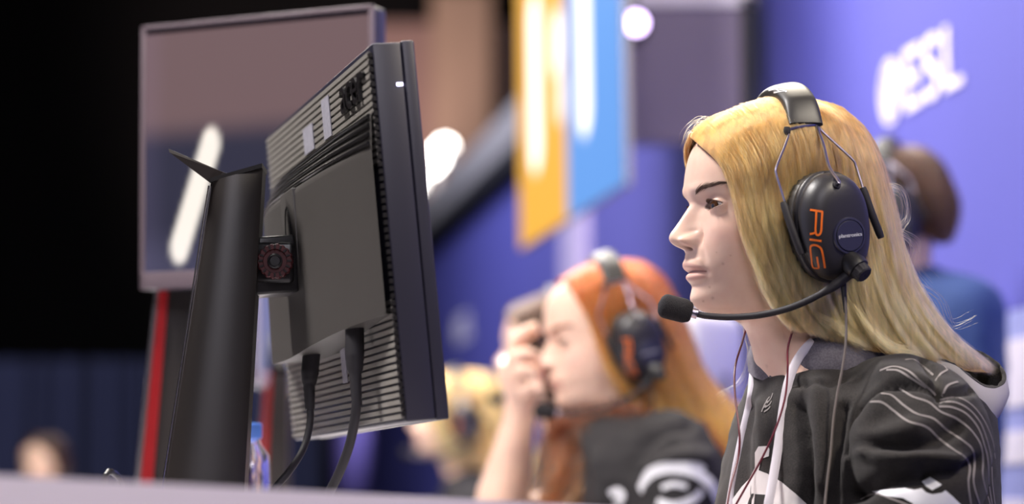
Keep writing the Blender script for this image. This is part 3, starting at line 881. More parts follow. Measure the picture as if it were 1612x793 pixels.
# ------------------------------------------------------------------ headset (built on head one, copied to the others)
def W1(px, py, v): return FR1.world(uvw(px, py, v))
def W1s(pts): return np.array([W1(*p) for p in pts])

def superell(a, b, n, e=2.4):
    t = np.arange(n) * 2 * np.pi / n
    return np.stack([a * np.sign(np.cos(t)) * np.abs(np.cos(t)) ** (2 / e), b * np.sign(np.sin(t)) * np.abs(np.sin(t)) ** (2 / e)], 1)

def make_headset(label):
    root = thing('headset', (0, 0, 0), label, 'headset', 'gaming headsets of the players in the row', FR1.matrix())
    f, l, w = FR1.f, FR1.l, FR1.w
    def one_cup(sign):
        tilt = math.radians(-7)
        c = W1(1293, 357, 108) if sign > 0 else FR1.world(uvw(1293, 357, 108) * [1, -1, 1])
        n = l * sign
        n = n - f * .17 - w * .09
        n = n / np.linalg.norm(n)
        ax = f * math.cos(tilt) + w * math.sin(tilt); ax = ax - n * (ax @ n); ax /= np.linalg.norm(ax)
        ay = np.cross(n, ax) * (1 if np.cross(n, ax)[2] > 0 else -1)
        N = 72
        def loft(levels, wob=0):
            V = []
            for i, (h, sx, sy, ex) in enumerate(levels):
                e = superell(sx, sy, N, ex)
                if wob and 0 < i < len(levels) - 1: e = e * (1 + wob * np.where(np.arange(N) % 2 == 0, 1, -1))[:, None]
                V.append(c + n * h + ax * e[:, :1] + ay * e[:, 1:])
            return np.concatenate(V), grid_faces(len(levels), N) + [tuple((len(levels) - 1) * N + j for j in range(N))]
        a, b = 0.0395, 0.0545
        cv, cf = loft([(-0.008, a * .70, b * .72, 2.2), (-0.009, a * .92, b * .93, 2.3), (-0.004, a * 1.0, b * 1.0, 2.3), (0.004, a * 1.01, b * 1.01, 2.3), (0.010, a * .985, b * .985, 2.3), (0.013, a * .95, b * .95, 2.3)], 0.012)
        sv, sf = loft([(0.010, a * .93, b * .93, 2.3), (0.011, a * 1.01, b * 1.01, 2.3), (0.015, a * 1.03, b * 1.03, 2.3), (0.0185, a * 1.01, b * 1.01, 2.3), (0.0195, a * .965, b * .97, 2.3), (0.021, a * .96, b * .965, 2.3), (0.0225, a * .985, b * .985, 2.3),
                       (0.027, a * .965, b * .97, 2.3), (0.032, a * .925, b * .935, 2.3), (0.037, a * .85, b * .875, 2.3), (0.041, a * .745, b * .79, 2.25), (0.0435, a * .62, b * .68, 2.2), (0.0452, a * .44, b * .5, 2.1), (0.046, a * .22, b * .26, 2.0), (0.0462, a * .03, b * .04, 2.0)])
        cup = mesh('ear_cup', sv, sf, M['cup'], root); sharp(cup, 50)
        cu = mesh('ear_cushion', cv, cf, M['leather'], root); sharp(cu, 60)
        return cup, sv, sf, c, n, ax, ay
    cup, sv, sf, c, n, ax, ay = one_cup(1)
    bv = bvh_of(sv, sf)
    tr = lambda pts: [(1225 + x / 3.967, 255 + y / 3.967) for x, y in pts]
    mb = MB()
    for line in ([(200, 298), (238, 304), (276, 309)], [(276, 305), (272, 370), (268, 430), (258, 452), (245, 456), (236, 444), (234, 420), (237, 360), (239, 304)], [(236, 438), (216, 446), (199, 449)],
                 [(196, 483), (233, 488), (271, 493)],
                 [(243, 590), (248, 625), (252, 660), (234, 661), (217, 656), (209, 600), (202, 545), (205, 525), (220, 518), (245, 522), (266, 538), (278, 575), (286, 620), (292, 662)]):
        pts = tr(line)
        # keep sharp corners by drawing straight pieces where there are few points
        ribbon(mb, bv, pts, 0.0021, 0.00035, step=1.6)
    if mb.v:
        o = mb.build('lettering', M['orange'], cup); o['label'] = 'orange vertical RIG lettering'
    # round badge with its collar
    h = cast(bv, 1337, 371)
    if h:
        p, nn = h; nn = (nn * 0.6 + n * 0.4); nn /= np.linalg.norm(nn)
        e1 = np.cross(nn, w); e1 /= np.linalg.norm(e1); e2 = np.cross(e1, nn); e2 *= np.sign(e2 @ w)
        e1 = np.cross(e2, nn)
        if e1[0] < 0: e1 = -e1
        def disc(r0, hts):
            V = []
            t = np.arange(48) * 2 * np.pi / 48
            for r_, hh in hts: V.append(p + nn * hh + r_ * r0 * (np.cos(t)[:, None] * e1 + np.sin(t)[:, None] * e2))
            return np.concatenate(V), grid_faces(len(hts), 48) + [tuple((len(hts) - 1) * 48 + j for j in range(48))]
        v_, f_ = disc(0.0178, [(1.08, -0.006), (1.05, -0.0002), (1.0, 0.0012), (0.91, 0.0014), (0.90, 0.0004), (0.5, 0.0004)])
        sharp(mesh('badge_collar', v_, f_, M['navyplate'], cup), 30)
        v_, f_ = disc(0.0152, [(1.0, 0.0), (1.0, 0.0014), (0.97, 0.0018), (0.4, 0.0018)])
        bd = mesh('badge', v_, f_, M['navyplate'], cup); sharp(bd, 30)
        add_text('badge_lettering', 'plantronics', p + nn * 0.0021 + e2 * 0.0005, (e1 * math.cos(0.14) + e2 * math.sin(0.14)), (e2 * math.cos(0.14) - e1 * math.sin(0.14)), 0.0052, M['white'], cup, 0.0003, label='white plantronics lettering', width=0.0265)
    # wire grommet on top of the shell
    h = cast(bv, 1317, 291)
    gp = h[0] if h else W1(1317, 291, 150); gn = h[1] if h else n
    mb = MB(); mb.tube([gp - gn * .003, gp + gn * .0012, gp + gn * .002], [0.0042, 0.0042, 0.003], 20); mb.build('grommet', M['rubber'], cup)
    # mute knob and hinge at the bottom of the shell
    h = cast(bv, 1340, 412); kp = h[0] if h else W1(1340, 412, 165)
    ka = W1(1358, 432, 184) - W1(1338, 412, 166); ka /= np.linalg.norm(ka)
    mb = MB(); mb.tube([kp - ka * .006, kp + ka * .006, kp + ka * .012, kp + ka * .0125], [0.0095, 0.0125, 0.0115, 0.0098], 28); mb.build('boom_hinge', M['black'], root)
    t = np.arange(36) * 2 * np.pi / 36; s1 = np.cross(ka, w); s1 /= np.linalg.norm(s1); s2 = np.cross(s1, ka); V = []
    for hh, r_ in ((0.0125, .0092), (0.020, .0086), (0.0213, .0078), (0.0213, .001)):
        rad = r_ * (1 + 0.07 * (np.arange(36) % 4 < 2)) if hh < 0.021 else r_ * np.ones(36)
        V.append(kp + ka * hh + rad[:, None] * (np.cos(t)[:, None] * s1 + np.sin(t)[:, None] * s2))
    sharp(mesh('dial', np.concatenate(V), grid_faces(4, 36), M['rubber'], root), 25)
    # boom with its spring ribs and the foam ball
    bp = curve(W1s([(1345, 424, 168), (1331, 436, 164), (1300, 458, 154), (1250, 482, 134), (1200, 495, 108), (1150, 499, 82), (1112, 497, 66), (1094, 493, 58)]), 150)
    rr = np.interp(np.linspace(0, 1, 150), [0, .14, .20, .24, 1], [.0052, .0050, .0042, .0034, .0031]) * (1 + np.where((np.arange(150) % 2 == 0) & (np.arange(150) > 40), 0.10, 0))
    mb = MB(); mb.tube(bp, rr, 14); mb.build('microphone_boom', M['rubber'], root)
    mp = curve(W1s([(1098, 494.5, 59), (1090, 492, 57), (1084, 490.5, 56)]), 8)
    mb = MB(); mb.tube(mp, [.0048, .0052, .0052, .0052, .0052, .0052, .0052, .0045], 18); mb.build('microphone_collar', M['chrome'], root)
    fp = curve(W1s([(1089, 492, 57), (1075, 488.5, 54), (1055, 483.5, 50), (1036, 478, 46)]), 22)
    x = np.linspace(0, 1, 22); rad = 0.0123 * np.sqrt(np.clip(1 - np.clip((x - .75) / .25, 0, 1) ** 2.2, 0.0004, 1)) * (0.80 + .2 * sst(0, .25, x)); rad[0] *= .8
    mb = MB(); mb.tube(fp, rad, 28); mb.build('microphone_foam', M['foam'], root)
    # wires
    R = 0.00115
    def wire(pts, r=R, name='yoke_wire', m='chrome'):
        mb = MB(); mb.tube(curve(W1s(pts), 40), r, 8); return mb.build(name, M[m], root)
    wire([(1240, 205, 114), (1241, 214, 118), (1222, 263, 134), (1221, 270, 135), (1237, 322, 142)])
    wire([(1287, 196, 108), (1294, 206, 115), (1343, 252, 130), (1347, 260, 131), (1359, 298, 140)])
    mw = np.vstack([W1s([(1285, 197, 110), (1296, 228, 130), (1305, 262, 152)]), [gp + gn * .006, gp + gn * .001]])
    mb = MB(); mb.tube(curve(mw, 40), 0.0016, 8); mb.build('yoke_wire', M['chrome'], root)
    wire([(1237, 207, 114), (1248, 202, 115), (1262, 199, 115), (1276, 197, 113), (1288, 196, 108)], 0.0017)
    def slider(pts):
        mb = MB(); q = curve(W1s(pts), 12); mb.tube(q, np.r_[.0032, [.0040] * 10, .0034], 14); return mb.build('slider_tube', M['rubber'], root)
    slider([(1233, 318, 140), (1246, 358, 147), (1262, 400, 150)])
    slider([(1358, 295, 140), (1372, 335, 141), (1387, 374, 136)])
    # other side, for anyone walking round
    one_cup(-1)
    fr = lambda pts: np.array([FR1.world(uvw(*p) * np.array([1, -1, 1])) for p in pts])
    for pts in ([(1240, 205, 104), (1222, 263, 128), (1237, 322, 140)], [(1287, 196, 98), (1343, 252, 128), (1359, 298, 140)]):
        mb = MB(); mb.tube(curve(fr(pts), 20), R, 8); mb.build('yoke_wire', M['chrome'], root)
    # padded band over the crown
    un = uvw(1264, 203, 98)[0]; ut = uvw(1230, 150, 0)[0]; ph = np.radians(np.linspace(57, -57, 40))
    path = FR1.world(np.stack([ut + (un - ut) * np.sin(ph) / np.sin(ph[0]), 130 * np.sin(ph), 42 + 140 * np.cos(ph)], 1))
    width = W1(1289, 195, 98) - W1(1238, 206, 103); width /= np.linalg.norm(width)
    V = []; N = 28; x = np.linspace(0, 1, 40); tg = np.gradient(path, axis=0)
    for i in range(40):
        a_ = width - tg[i] * (width @ tg[i]) / (tg[i] @ tg[i]); a_ /= np.linalg.norm(a_); b_ = np.cross(tg[i], a_); b_ /= np.linalg.norm(b_)
        if b_ @ (path[i] - FR1.o) < 0: b_ = -b_
        thick = 0.0085 * (0.35 + .65 * min(1, math.sin(math.pi * min(max(x[i], .02), .98)) * 2.2))
        e = superell(0.0178, thick, N, 3.0); bul = 1 + 0 * e[:, 1]
        V.append(path[i] + a_ * e[:, :1] + b_ * (e[:, 1:] + thick * .5))
    V = np.concatenate(V)
    pad = mesh('headband_pad', V, grid_faces(40, N) + [tuple(range(N))[::-1], tuple(39 * N + j for j in range(N))], M['leather'], root); sharp(pad, 60)
    mb = MB(); bvp = bvh_of(V, grid_faces(40, N))
    for line in ([(1210, 142.5), (1222, 140.5), (1226, 143)], [(1218, 146), (1230, 144), (1239, 143)], [(1227, 141.5), (1234, 142), (1238, 145)]): ribbon(mb, bvp, line, 0.0016, 0.0003, step=2)
    if mb.v: mb.build('band_lettering', M['print'], pad)['kind'] = 'stuff'
    for (x_, y_, v_) in ((1239, 206, 114), (1287, 193, 108)):
        mb = MB(); q = W1(x_, y_, v_); mb.tube([q + w * .004, q, q - w * .004], [.003, .0038, .0028], 12); mb.build('band_clip', M['rubber'], root)
    return root, (sv, sf)

def copy_tree(o, parent=None):
    c = o.copy(); COL.objects.link(c); c.parent = parent
    for ch in [q for q in o.children]: copy_tree(ch, c)
    return c
# ------------------------------------------------------------------ nearest monitor, seen from behind
M['monback'] = mat('charcoal_moulding', (0.07, 0.064, 0.060), 0.44, bump=(1600, 0.35), spec=0.55)
M['monplate'] = mat('grey_moulding', (0.25, 0.233, 0.212), 0.45, bump=(1500, 0.2))
M['bezel'] = mat('bezel_black', (0.022, 0.021, 0.036), 0.38)
M['gloss'] = mat('gloss_black', (0.012, 0.011, 0.012), 0.3)
M['stand'] = mat('stand_black', (0.015, 0.0115, 0.011), 0.40, spec=0.6)
M['redmetal'] = mat('red_anodised', (0.30, 0.012, 0.016), 0.35, 0.4)
M['darkred'] = mat('dark_red', (0.06, 0.007, 0.009), 0.5)
M['sticker'] = mat('silver_sticker', (0.42, 0.41, 0.47), 0.45, var=(220, (0.33, 0.32, 0.38)))
M['edge'] = mat('polished_edge', (0.55, 0.52, 0.56), 0.25, 1.0)

def near_monitor():
    BN = P(638, 664, 2.40)
    e1 = np.array([-0.256, 0.967, 0]); e1 /= np.linalg.norm(e1); n0 = np.array([-e1[1], e1[0], 0])
    tau = math.radians(5.7); e2 = Z * math.cos(tau) + n0 * math.sin(tau); n = n0 * math.cos(tau) - Z * math.sin(tau)
    Wd, H = 0.605, 0.362
    q = lambda s, t, h=0.0: BN + e1 * s + e2 * t + n * h
    foot = q(.30, 0, .115); root = thing('monitor', (foot[0], foot[1], DZ), 'black ribbed monitor seen from behind with raised acer letters, on a dark blade stand', 'monitor')
    b = MB(); b.box(q(Wd / 2, H / 2, -.0155), e1, e2, n, Wd / 2, H / 2, .0145, bev=.0022); b.build('back_shell', M['bezel'], root)
    b = MB(); b.box(q(Wd / 2, H / 2, -.0365), e1, e2, n, Wd / 2 + .001, H / 2 + .001, .0065, bev=.002); b.build('bezel', M['bezel'], root)
    b = MB(); b.box(q(Wd / 2, H / 2 + .006, -.0438), e1, e2, n, Wd / 2 - .012, H / 2 - .018, .0008); b.build('screen', emis('monitor_glow', (0.35, 0.38, 0.62), 1.2), root, smooth=False)
    # horizontal ribs, upper and lower band
    b = MB()
    pitch = 0.0068
    t = 0.006
    while t < H - .004:
        if t < .115 or t > .245:
            b.box(q(Wd / 2, t, .0006), e1, e2, n, Wd / 2 - .004, .0021, .0013)
        t += pitch
    b.build('rib_band', M['monplate'], root, smooth=False)
    # zigzag of rib ends along the near edge
    b = MB()
    for k in range(50): b.box(q(.0035, .008 + k * .007, .0004), e1, e2, n, .003, .0022, .0018)
    b.build('rib_end', M['gloss'], root, smooth=False)
    # swollen housing
    ns, nt_ = 56, 50
    prof_s = lambda s: herm(np.array([0.0, .06, .14, .22, .30, .40, .48, .54, .60]), np.array([.004, .018, .034, .044, .048, .047, .038, .020, .0015]), np.array([s]))[0]
    V = []
    for i in range(ns):
        s = 0.008 + (Wd - .012) * i / (ns - 1); hs = prof_s(s)
        top = herm(np.array([0.0, .10, .2, .3, .42, .50, .6]), np.array([.299, .295, .291, .289, .288, .286, .280]), np.array([s]))[0]
        bot = herm(np.array([0.0, .10, .2, .3, .42, .50, .6]), np.array([.104, .098, .090, .083, .083, .088, .098]), np.array([s]))[0]
        for j in range(nt_):
            x = j / (nt_ - 1)
            if x < .08: tt, hh = bot, hs * x / .08
            elif x < .14: tt, hh = bot + (top - bot) * .03 * (x - .08) / .06, hs * (1 + .0 * x)
            else:
                y = (x - .14) / .86; tt = bot + (top - bot) * (.03 + .97 * y)
                hh = hs * (1 - 0.16 * y)
                d = top - tt
                if d < .036:          # four stepped grooves that fall away to the ribbed plate
                    st = (.036 - d) / .036; hh = hs * .84 * (1 - .55 * st)
                    if d < .001: hh = 0.0
            V.append(q(s, tt, hh + .0012))
    o = mesh('housing', V, [f_[::-1] for f_ in grid_faces(ns, nt_, False)], M['monback'], root); sharp(o, 40)
    # groove bars
    for k in range(4):
        b = MB(); pts = []
        for i in range(40):
            s = .012 + (Wd - .03) * i / 39; hs = prof_s(s); top = herm(np.array([0.0, .10, .2, .3, .42, .50, .6]), np.array([.299, .295, .291, .289, .288, .286, .280]), np.array([s]))[0]
            st = 1 - (k * .0088 + .004) / .036
            pts.append(q(s, top - k * .0088 - .004, hs * .84 * (1 - .55 * st) + .002))
        b.tube(pts, .0024, 8, flat=.8); b.build('groove_bar', M['gloss'], root)
    # brand letters
    for i, ch in enumerate('acer'):
        add_text('letter', ch, q(.128 - .0285 * i, .3145, .003), -e1, e2, .058, M['gloss'], root, .0022, width=.027, base=True)
    for s_, t_, w_, h_ in ((.228, .325, .020, .021), (.335, .318, .028, .014)):
        b = MB(); b.box(q(s_, t_, .0026), e1, e2, n, w_, h_, .0005); b.build('sticker', M['sticker'], root, smooth=False)
    b = MB(); b.box(q(.255, .072, .0026), e1, e2, n, .012, .022, .0005); b.build('sticker', M['sticker'], root, smooth=False)
    # power light on the side
    side = -e1
    b = MB(); b.box(q(-.0008, .321, -.025), n, e2, side, .003, .0016, .0008, bev=.0004); b.build('power_light', emis('led_glow', (0.75, 0.7, 1.0), 6), root)
    # mounting plate
    hs = .0412
    b = MB(); b.box(q(.275, .178, hs - .0005), e1, e2, n, .036, .078, .0035, bev=.0015); b.build('mount_plate', M['monback'], root)
    b = MB(); tt = np.linspace(0, 2 * np.pi, 49); b.tube([q(.275 + .021 * math.cos(a), .178 + .062 * math.sin(a), hs + .0032) for a in tt], .0009, 6, cap=False); b.build('plate_ring', M['gloss'], root)
    # hinge block and toothed wheel
    hc = q(.272, .178, .072)
    b = MB(); b.box(hc, n, e2, e1, .028, .030, .028, bev=.003); blk = b.build('hinge_block', M['gloss'], root)
    wc = P(433, 411, 2.60)
    b = MB(); b.box(wc + Y * .022 + X * -.002, X, Z, Y, .020, .021, .014, bev=.004); b.build('hinge_arm', M['gloss'], root)
    vw = wc - CAM; vw = np.array([vw[0] * .3, vw[1], 0]); vw /= np.linalg.norm(vw); sx = np.cross(vw, Z); sx /= np.linalg.norm(sx); up = np.cross(sx, vw)
    def ring(rr, name, m_, lift):
        V = []; N = 72; a = np.arange(N) * 2 * np.pi / N
        for hh, k in rr:
            r_ = k * (1 + (.05 * (np.arange(N) % 4 < 2) if k > .014 else 0))
            V.append(wc - vw * (hh + lift) + (r_ * np.ones(N))[:, None] * (np.cos(a)[:, None] * sx + np.sin(a)[:, None] * up))
        o = mesh(name, np.concatenate(V), grid_faces(len(rr), N) + [tuple((len(rr) - 1) * N + j for j in range(N))], m_, root); sharp(o, 25); return o
    ring([(-.012, .0176), (.001, .0176), (.003, .0165), (.003, .0125), (.0005, .0120), (.0005, .008)], 'hinge_wheel', M['darkred'], 0)
    for k in range(16):
        a = k * 2 * math.pi / 16
        rr = sx * math.cos(a) + up * math.sin(a); b = MB(); b.box(wc - vw * .0036 + rr * .0146, rr, np.cross(vw, rr), vw, .0022, .0009, .0008); b.build('wheel_notch', M['gloss'], root, smooth=False)
    ring([(-.002, .0078), (.0035, .0078), (.0048, .0062), (.0030, .0050), (.003, .001)], 'hinge_bolt', M['black'], 0)
    # blade stand: leaning, tapering, rounded on the hall side
    TL, TR, BL, BR = P(331, 287, 2.60), P(413, 264, 2.60), P(254, 782, 2.56), P(383, 782, 2.56)
    def lvl(k):
        a = TL + (BL - TL) * k; c = TR + (BR - TR) * k; return a, c
    V = []; N = 16
    kk = np.linspace(0, 1.0, 12)
    ext = (BL[2] - DZ) / (TL[2] - BL[2])
    kk = np.r_[kk, 1 + ext]
    for k in kk:
        a, c = lvl(k); d = c - a; wdt = np.linalg.norm(d); d /= wdt
        sec = [(0.0, .004), (0.0, 0.016), (0.02, .034), (.12, .046), (.30, .052), (.6, .052), (.9, .048), (1.0, .04), (1.0, .004), (.9, -.001), (.5, -.006), (.34, -.007), (.22, -.0062), (.12, -.0045), (.05, -.0015), (.015, .001)]
        V += [a + d * wdt * s_ + Y * h_ for s_, h_ in sec]
    ft = grid_faces(len(kk), N) + [tuple(range(N)), tuple(range((len(kk) - 1) * N, len(kk) * N))[::-1]]
    post = mesh('stand_post', V, ft, M['stand'], root); sharp(post, 40)
    b = MB(); pts = [lvl(k)[0] + X * -.0012 + Y * .002 for k in np.linspace(0.01, 1 + ext, 20)]; b.tube(pts, .0011, 6); b.build('post_edge', M['edge'], root)
    # top cap and the carrying fin behind it
    b = MB(); a, c = lvl(-.012); d = c - a; b.add([a + Y * -.006, c + Y * -.006, c + Y * .05, a + Y * .05] + [p_ - Z * .0045 for p_ in (a + Y * -.006, c + Y * -.006, c + Y * .05, a + Y * .05)], [(0, 1, 2, 3), (4, 7, 6, 5), (0, 4, 5, 1), (1, 5, 6, 2), (2, 6, 7, 3), (3, 7, 4, 0)]); b.build('stand_cap', M['gloss'], root, smooth=False)
    r1, r2 = P(331, 288, 2.60), P(356, 272, 2.66); tp, tp2 = P(265, 234, 2.585), P(267, 240, 2.585)
    r3 = P(356, 278, 2.66); r4 = P(413, 264, 2.66)
    b = MB(); tpb, tpb2 = P(267, 235, 2.645), P(269, 241, 2.645)
    b.add([r1, tp2, tp, P(352, 271, 2.60), P(372, 278, 2.60)] + [P(333, 288, 2.65), tpb2, tpb, P(354, 272, 2.65), P(374, 278, 2.65)],
          [(0, 4, 3, 2, 1), (5, 6, 7, 8, 9), (0, 1, 6, 5), (1, 2, 7, 6), (2, 3, 8, 7), (3, 4, 9, 8), (4, 0, 5, 9)]); b.build('carrying_fin', M['stand'], root, smooth=False)
    # splayed base on the desk
    fc = (lvl(1 + ext)[0] + lvl(1 + ext)[1]) / 2
    for dx, dy in ((.16, -.12), (.16, .14), (-.09, .01)):
        b = MB(); e = np.array([fc[0] + dx, fc[1] + .02 + dy, DZ + .007]); a = np.array([fc[0], fc[1] + .02, DZ + .012]); b.tube(np.linspace(a, e, 6), [.022, .02, .017, .015, .013, .009], 10, flat=.35, up=(0, 0, 1)); b.build('base_foot', M['stand'], root)
    return root, q, e1, e2, n
MON, mq, me1, me2, mn = near_monitor()

def cable(name, pts, r, plug, label, socket, col='rubber'):
    # the plug starts inside the socket under the housing
    q = curve([P(*p_) for p_ in pts], 40); q[-1][2] = max(q[-1][2], DZ + r)
    root = thing(name, (q[-1][0], q[-1][1], DZ), label, 'cable')
    b = MB(); b.tube(q, r, 12); b.build('cord', M[col], root)
    a = curve([socket] + [P(*p_) for p_ in plug], 24); rr = np.interp(np.linspace(0, 1, 24), [0, .5, .52, .6, .62, 1], [.0095, .0095, .0085, .0085, .0062, .0048]) * (1 + .10 * ((np.arange(24) % 2 == 0) & (np.arange(24) > 14)))
    b = MB(); b.tube(a, rr, 14); b.build('plug', M['rubber'], root)
cable('power_cable', [(488, 630, 2.662), (488, 665, 2.656), (478, 705, 2.645), (455, 742, 2.62), (432, 770, 2.61), (420, 800, 2.605), (420, 845, 2.605), (432, 890, 2.605)], .0038, [(487, 600, 2.668), (488, 645, 2.66)], 'thick black power cable hanging under the far half of the ribbed monitor', mq(.290, .100, .026))
cable('video_cable', [(561, 620, 2.49), (560, 650, 2.49), (550, 700, 2.5), (532, 748, 2.51), (516, 780, 2.52), (490, 850, 2.52), (480, 900, 2.53)], .0048, [(559, 580, 2.495), (562, 640, 2.49)], 'thick black video cable hanging under the near half of the ribbed monitor', mq(.112, .112, .016))

# ------------------------------------------------------------------ other monitors
def other_monitor(label, BLp, ex, wd, ht, lean, post, fn, glow, edge_m):
    """screen side towards us; BLp is the lower left corner, ex runs along the panel"""
    ex = np.asarray(ex, float); ex /= np.linalg.norm(ex); nf = np.cross(ex, Z); nf /= np.linalg.norm(nf)
    ey = Z * math.cos(lean) - nf * math.sin(lean); nn = np.cross(ex, ey)
    q = lambda s, t, h=0.0: BLp + ex * s + ey * t + nn * h
    pa, pb = post[0], post[1]
    root = thing('monitor', (pb[0], pb[1], DZ), label, 'monitor')
    b = MB(); b.box(q(wd / 2, ht / 2, -.018), ex, ey, nn, wd / 2, ht / 2, .017, bev=.006); b.build('shell', M['bezel'], root)
    b = MB(); g = .006
    for c_, hx, hy in ((q(g / 2, ht / 2, .001), g / 2, ht / 2), (q(wd - g / 2, ht / 2, .001), g / 2, ht / 2), (q(wd / 2, ht - g / 2, .001), wd / 2, g / 2), (q(wd / 2, .011, .001), wd / 2, .011)):
        b.box(c_, ex, ey, nn, hx, hy, .003, bev=.001)
    b.build('bezel', edge_m, root)
    screen('screen', q(wd / 2, ht / 2 + .005, .0005), ex, ey, wd - 2 * g, ht - .034, fn, screen_mat('screen_glow', glow), root, 60, 50)
    # post with polished edge and red flank
    V = []; kk = np.linspace(0, 1, 8); base = np.array([pb[0], pb[1], DZ]); wv = post[2]
    k_end = (pa[2] - DZ) / (pa[2] - pb[2])
    secs = ((0, .0), (0, .05), (1, .05), (1, 0.0))
    def pillar(name, o0, o1, m_, dy, th):
        V = []
        for k in np.linspace(0, k_end, 6):
            a = pa + (pb - pa) * k; w_ = wv * (1 + .35 * k)
            V += [a + X * w_ * o0 + Y * dy, a + X * w_ * o1 + Y * dy, a + X * w_ * o1 + Y * (dy + th), a + X * w_ * o0 + Y * (dy + th)]
        o = mesh(name, V, grid_faces(6, 4) + [(3, 2, 1, 0), (20, 21, 22, 23)], m_, root, smooth=False)
    pillar('stand_post', .30, 1.0, M['stand'], 0, .05)
    pillar('red_flank', .10, .32, M['redmetal'], -.004, .05)
    pillar('post_edge', .0, .10, M['edge'], -.002, .04)
    b = MB(); c_ = pa + (pb - pa) * k_end + X * wv * .8; b.box(np.array([c_[0], c_[1] + .02, DZ + .008]), X, Y, Z, .13, .10, .008, bev=.005); b.build('base_plate', M['stand'], root)
    b = MB(); a = pa + X * wv * .6 + Y * .02; cc = q(wd / 2, ht / 2, -.036); b.tube(np.linspace(a + Z * .0, np.array([cc[0], cc[1], cc[2]]), 6), .018, 10); b.build('neck_arm', M['stand'], root)
    return root
def painted_reflection(s, t):  # hall reflection and white lamp streak on the glossy screen, painted into its emission
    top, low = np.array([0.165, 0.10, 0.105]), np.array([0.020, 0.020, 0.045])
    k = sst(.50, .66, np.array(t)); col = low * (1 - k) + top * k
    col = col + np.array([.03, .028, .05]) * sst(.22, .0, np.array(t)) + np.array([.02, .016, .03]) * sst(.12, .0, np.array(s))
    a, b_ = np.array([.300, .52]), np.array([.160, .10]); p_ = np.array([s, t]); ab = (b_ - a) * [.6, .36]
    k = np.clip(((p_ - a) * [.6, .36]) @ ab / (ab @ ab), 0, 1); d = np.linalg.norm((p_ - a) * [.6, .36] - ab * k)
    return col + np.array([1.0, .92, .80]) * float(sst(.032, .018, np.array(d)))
q0 = P(222, 456, 3.30); q1 = P(600, 452, 3.15)
dx = q1 - q0; dx[2] = 0
other_monitor('glossy monitor facing the aisle on a red-flanked stand behind the blade stand', q0, dx, 0.345, 0.347, math.radians(-1), (P(246, 440, 3.34), P(213, 752, 3.34), .055), painted_reflection, 1.0, mat('bezel_violet', (0.13, 0.10, 0.12), 0.35))
q0 = P(383, 606, 4.5); dx = np.array([-0.10, 1.0, 0])
def pic3(s, t): return np.array([.25, .27, .5])
other_monitor('slim monitor edge-on with a red stand past the ribbed monitor', P(402, 600, 4.3), (0.06, 1.0, 0), 0.52, 0.33, 0.0, (P(416, 585, 4.42), P(402, 760, 4.42), .042), pic3, 0.6, mat('bezel_pale', (0.35, 0.32, 0.40), 0.35))
# ------------------------------------------------------------------ people
def torso(o, yaw, rings, kk):
    """rings: (pixel y, centre x, silhouette half width, lateral half width); kk metres per pixel"""
    y = math.radians(yaw); f = np.array([-math.cos(y), -math.sin(y), 0]); l = np.array([math.sin(y), -math.cos(y), 0])
    d0 = o; V = []; N = 56; t = np.arange(N) * 2 * np.pi / N
    r = np.array(rings, float); ys = np.linspace(r[0, 0], r[-1, 0], 40); R = herm(r[:, 0], r[:, 1:], ys)
    for yy, (xc, sl, al) in zip(ys, R):
        c = P(xc, yy, d0); af = math.sqrt(max((sl * .3) ** 2, sl ** 2 - (al * math.sin(y)) ** 2)) / math.cos(y)
        e = superell(af * kk, al * kk, N, 2.3)
        V.append(c + e[:, :1] * f + e[:, 1:] * l)
    return np.concatenate(V), grid_faces(40, N) + [tuple(range(N))[::-1], tuple(39 * N + j for j in range(N))]

def limb(pts, rads, n=24, seg=30):
    p = curve(np.array(pts), seg); r = np.interp(np.linspace(0, 1, seg), np.linspace(0, 1, len(rads)), rads)
    return tube(p, r, n)

def join(parts):
    V, Fc, o = [], [], 0
    for v, f in parts:
        V.append(np.asarray(v)); Fc += [tuple(i + o for i in q) for q in f]; o += len(v)
    return np.concatenate(V), Fc

def hand_at(w, d, side):
    # a relaxed hand lying palm down: flattened palm, four curled fingers and a thumb off its side
    d = np.array([d[0], d[1], 0.0]); d /= np.linalg.norm(d); s = np.cross(Z, d) * side
    w = np.array(w, float); w[2] = DZ + .020 if abs(w[2] - DZ) < .06 else w[2]; parts = []          # resting on the desk
    parts.append(tube(curve([w - d * .05, w, w + d * .03, w + d * .065, w + d * .085], 14), np.interp(np.linspace(0, 1, 14), [0, .4, .6, .85, 1], [.024, .026, .036, .040, .034]), 20, True, .48, (0, 0, 1)))
    for k, (o, L, r) in enumerate(((-.029, .062, .0082), (-.010, .074, .0088), (.010, .080, .0090), (.028, .070, .0088))):
        b = w + d * .075 + s * o; parts.append(limb([b, b + d * L * .4 + Z * .008, b + d * L * .75 + Z * .002, b + d * L * .92 - Z * .012], [r, r, r * .92, r * .6], 12, 14))
    b = w + d * .022 + s * .028; parts.append(limb([b - s * .01, b + s * .018 + d * .02, b + s * .024 + d * .048 - Z * .004, b + s * .02 + d * .062 - Z * .01], [.012, .011, .0095, .006], 12, 14))
    return join(parts)

def arms_mesh(chest, arms):
    # bare arms under the sleeves, from the chest out to the hands
    parts = [limb([chest + Z * .02, chest, chest - Z * .03], [.03, .035, .03])]
    for pts, side in arms:
        pts = [np.array(q, float) for q in pts]; pts[-1][2] = DZ + .024 if abs(pts[-1][2] - DZ) < .06 else pts[-1][2]
        parts.append(limb([chest] + list(pts), [.03] + [.028] * (len(pts) - 1) + [.023])); parts.append(hand_at(pts[-1], pts[-1] - pts[-2], side))
    return remesh(*join(parts), .0038, 3)

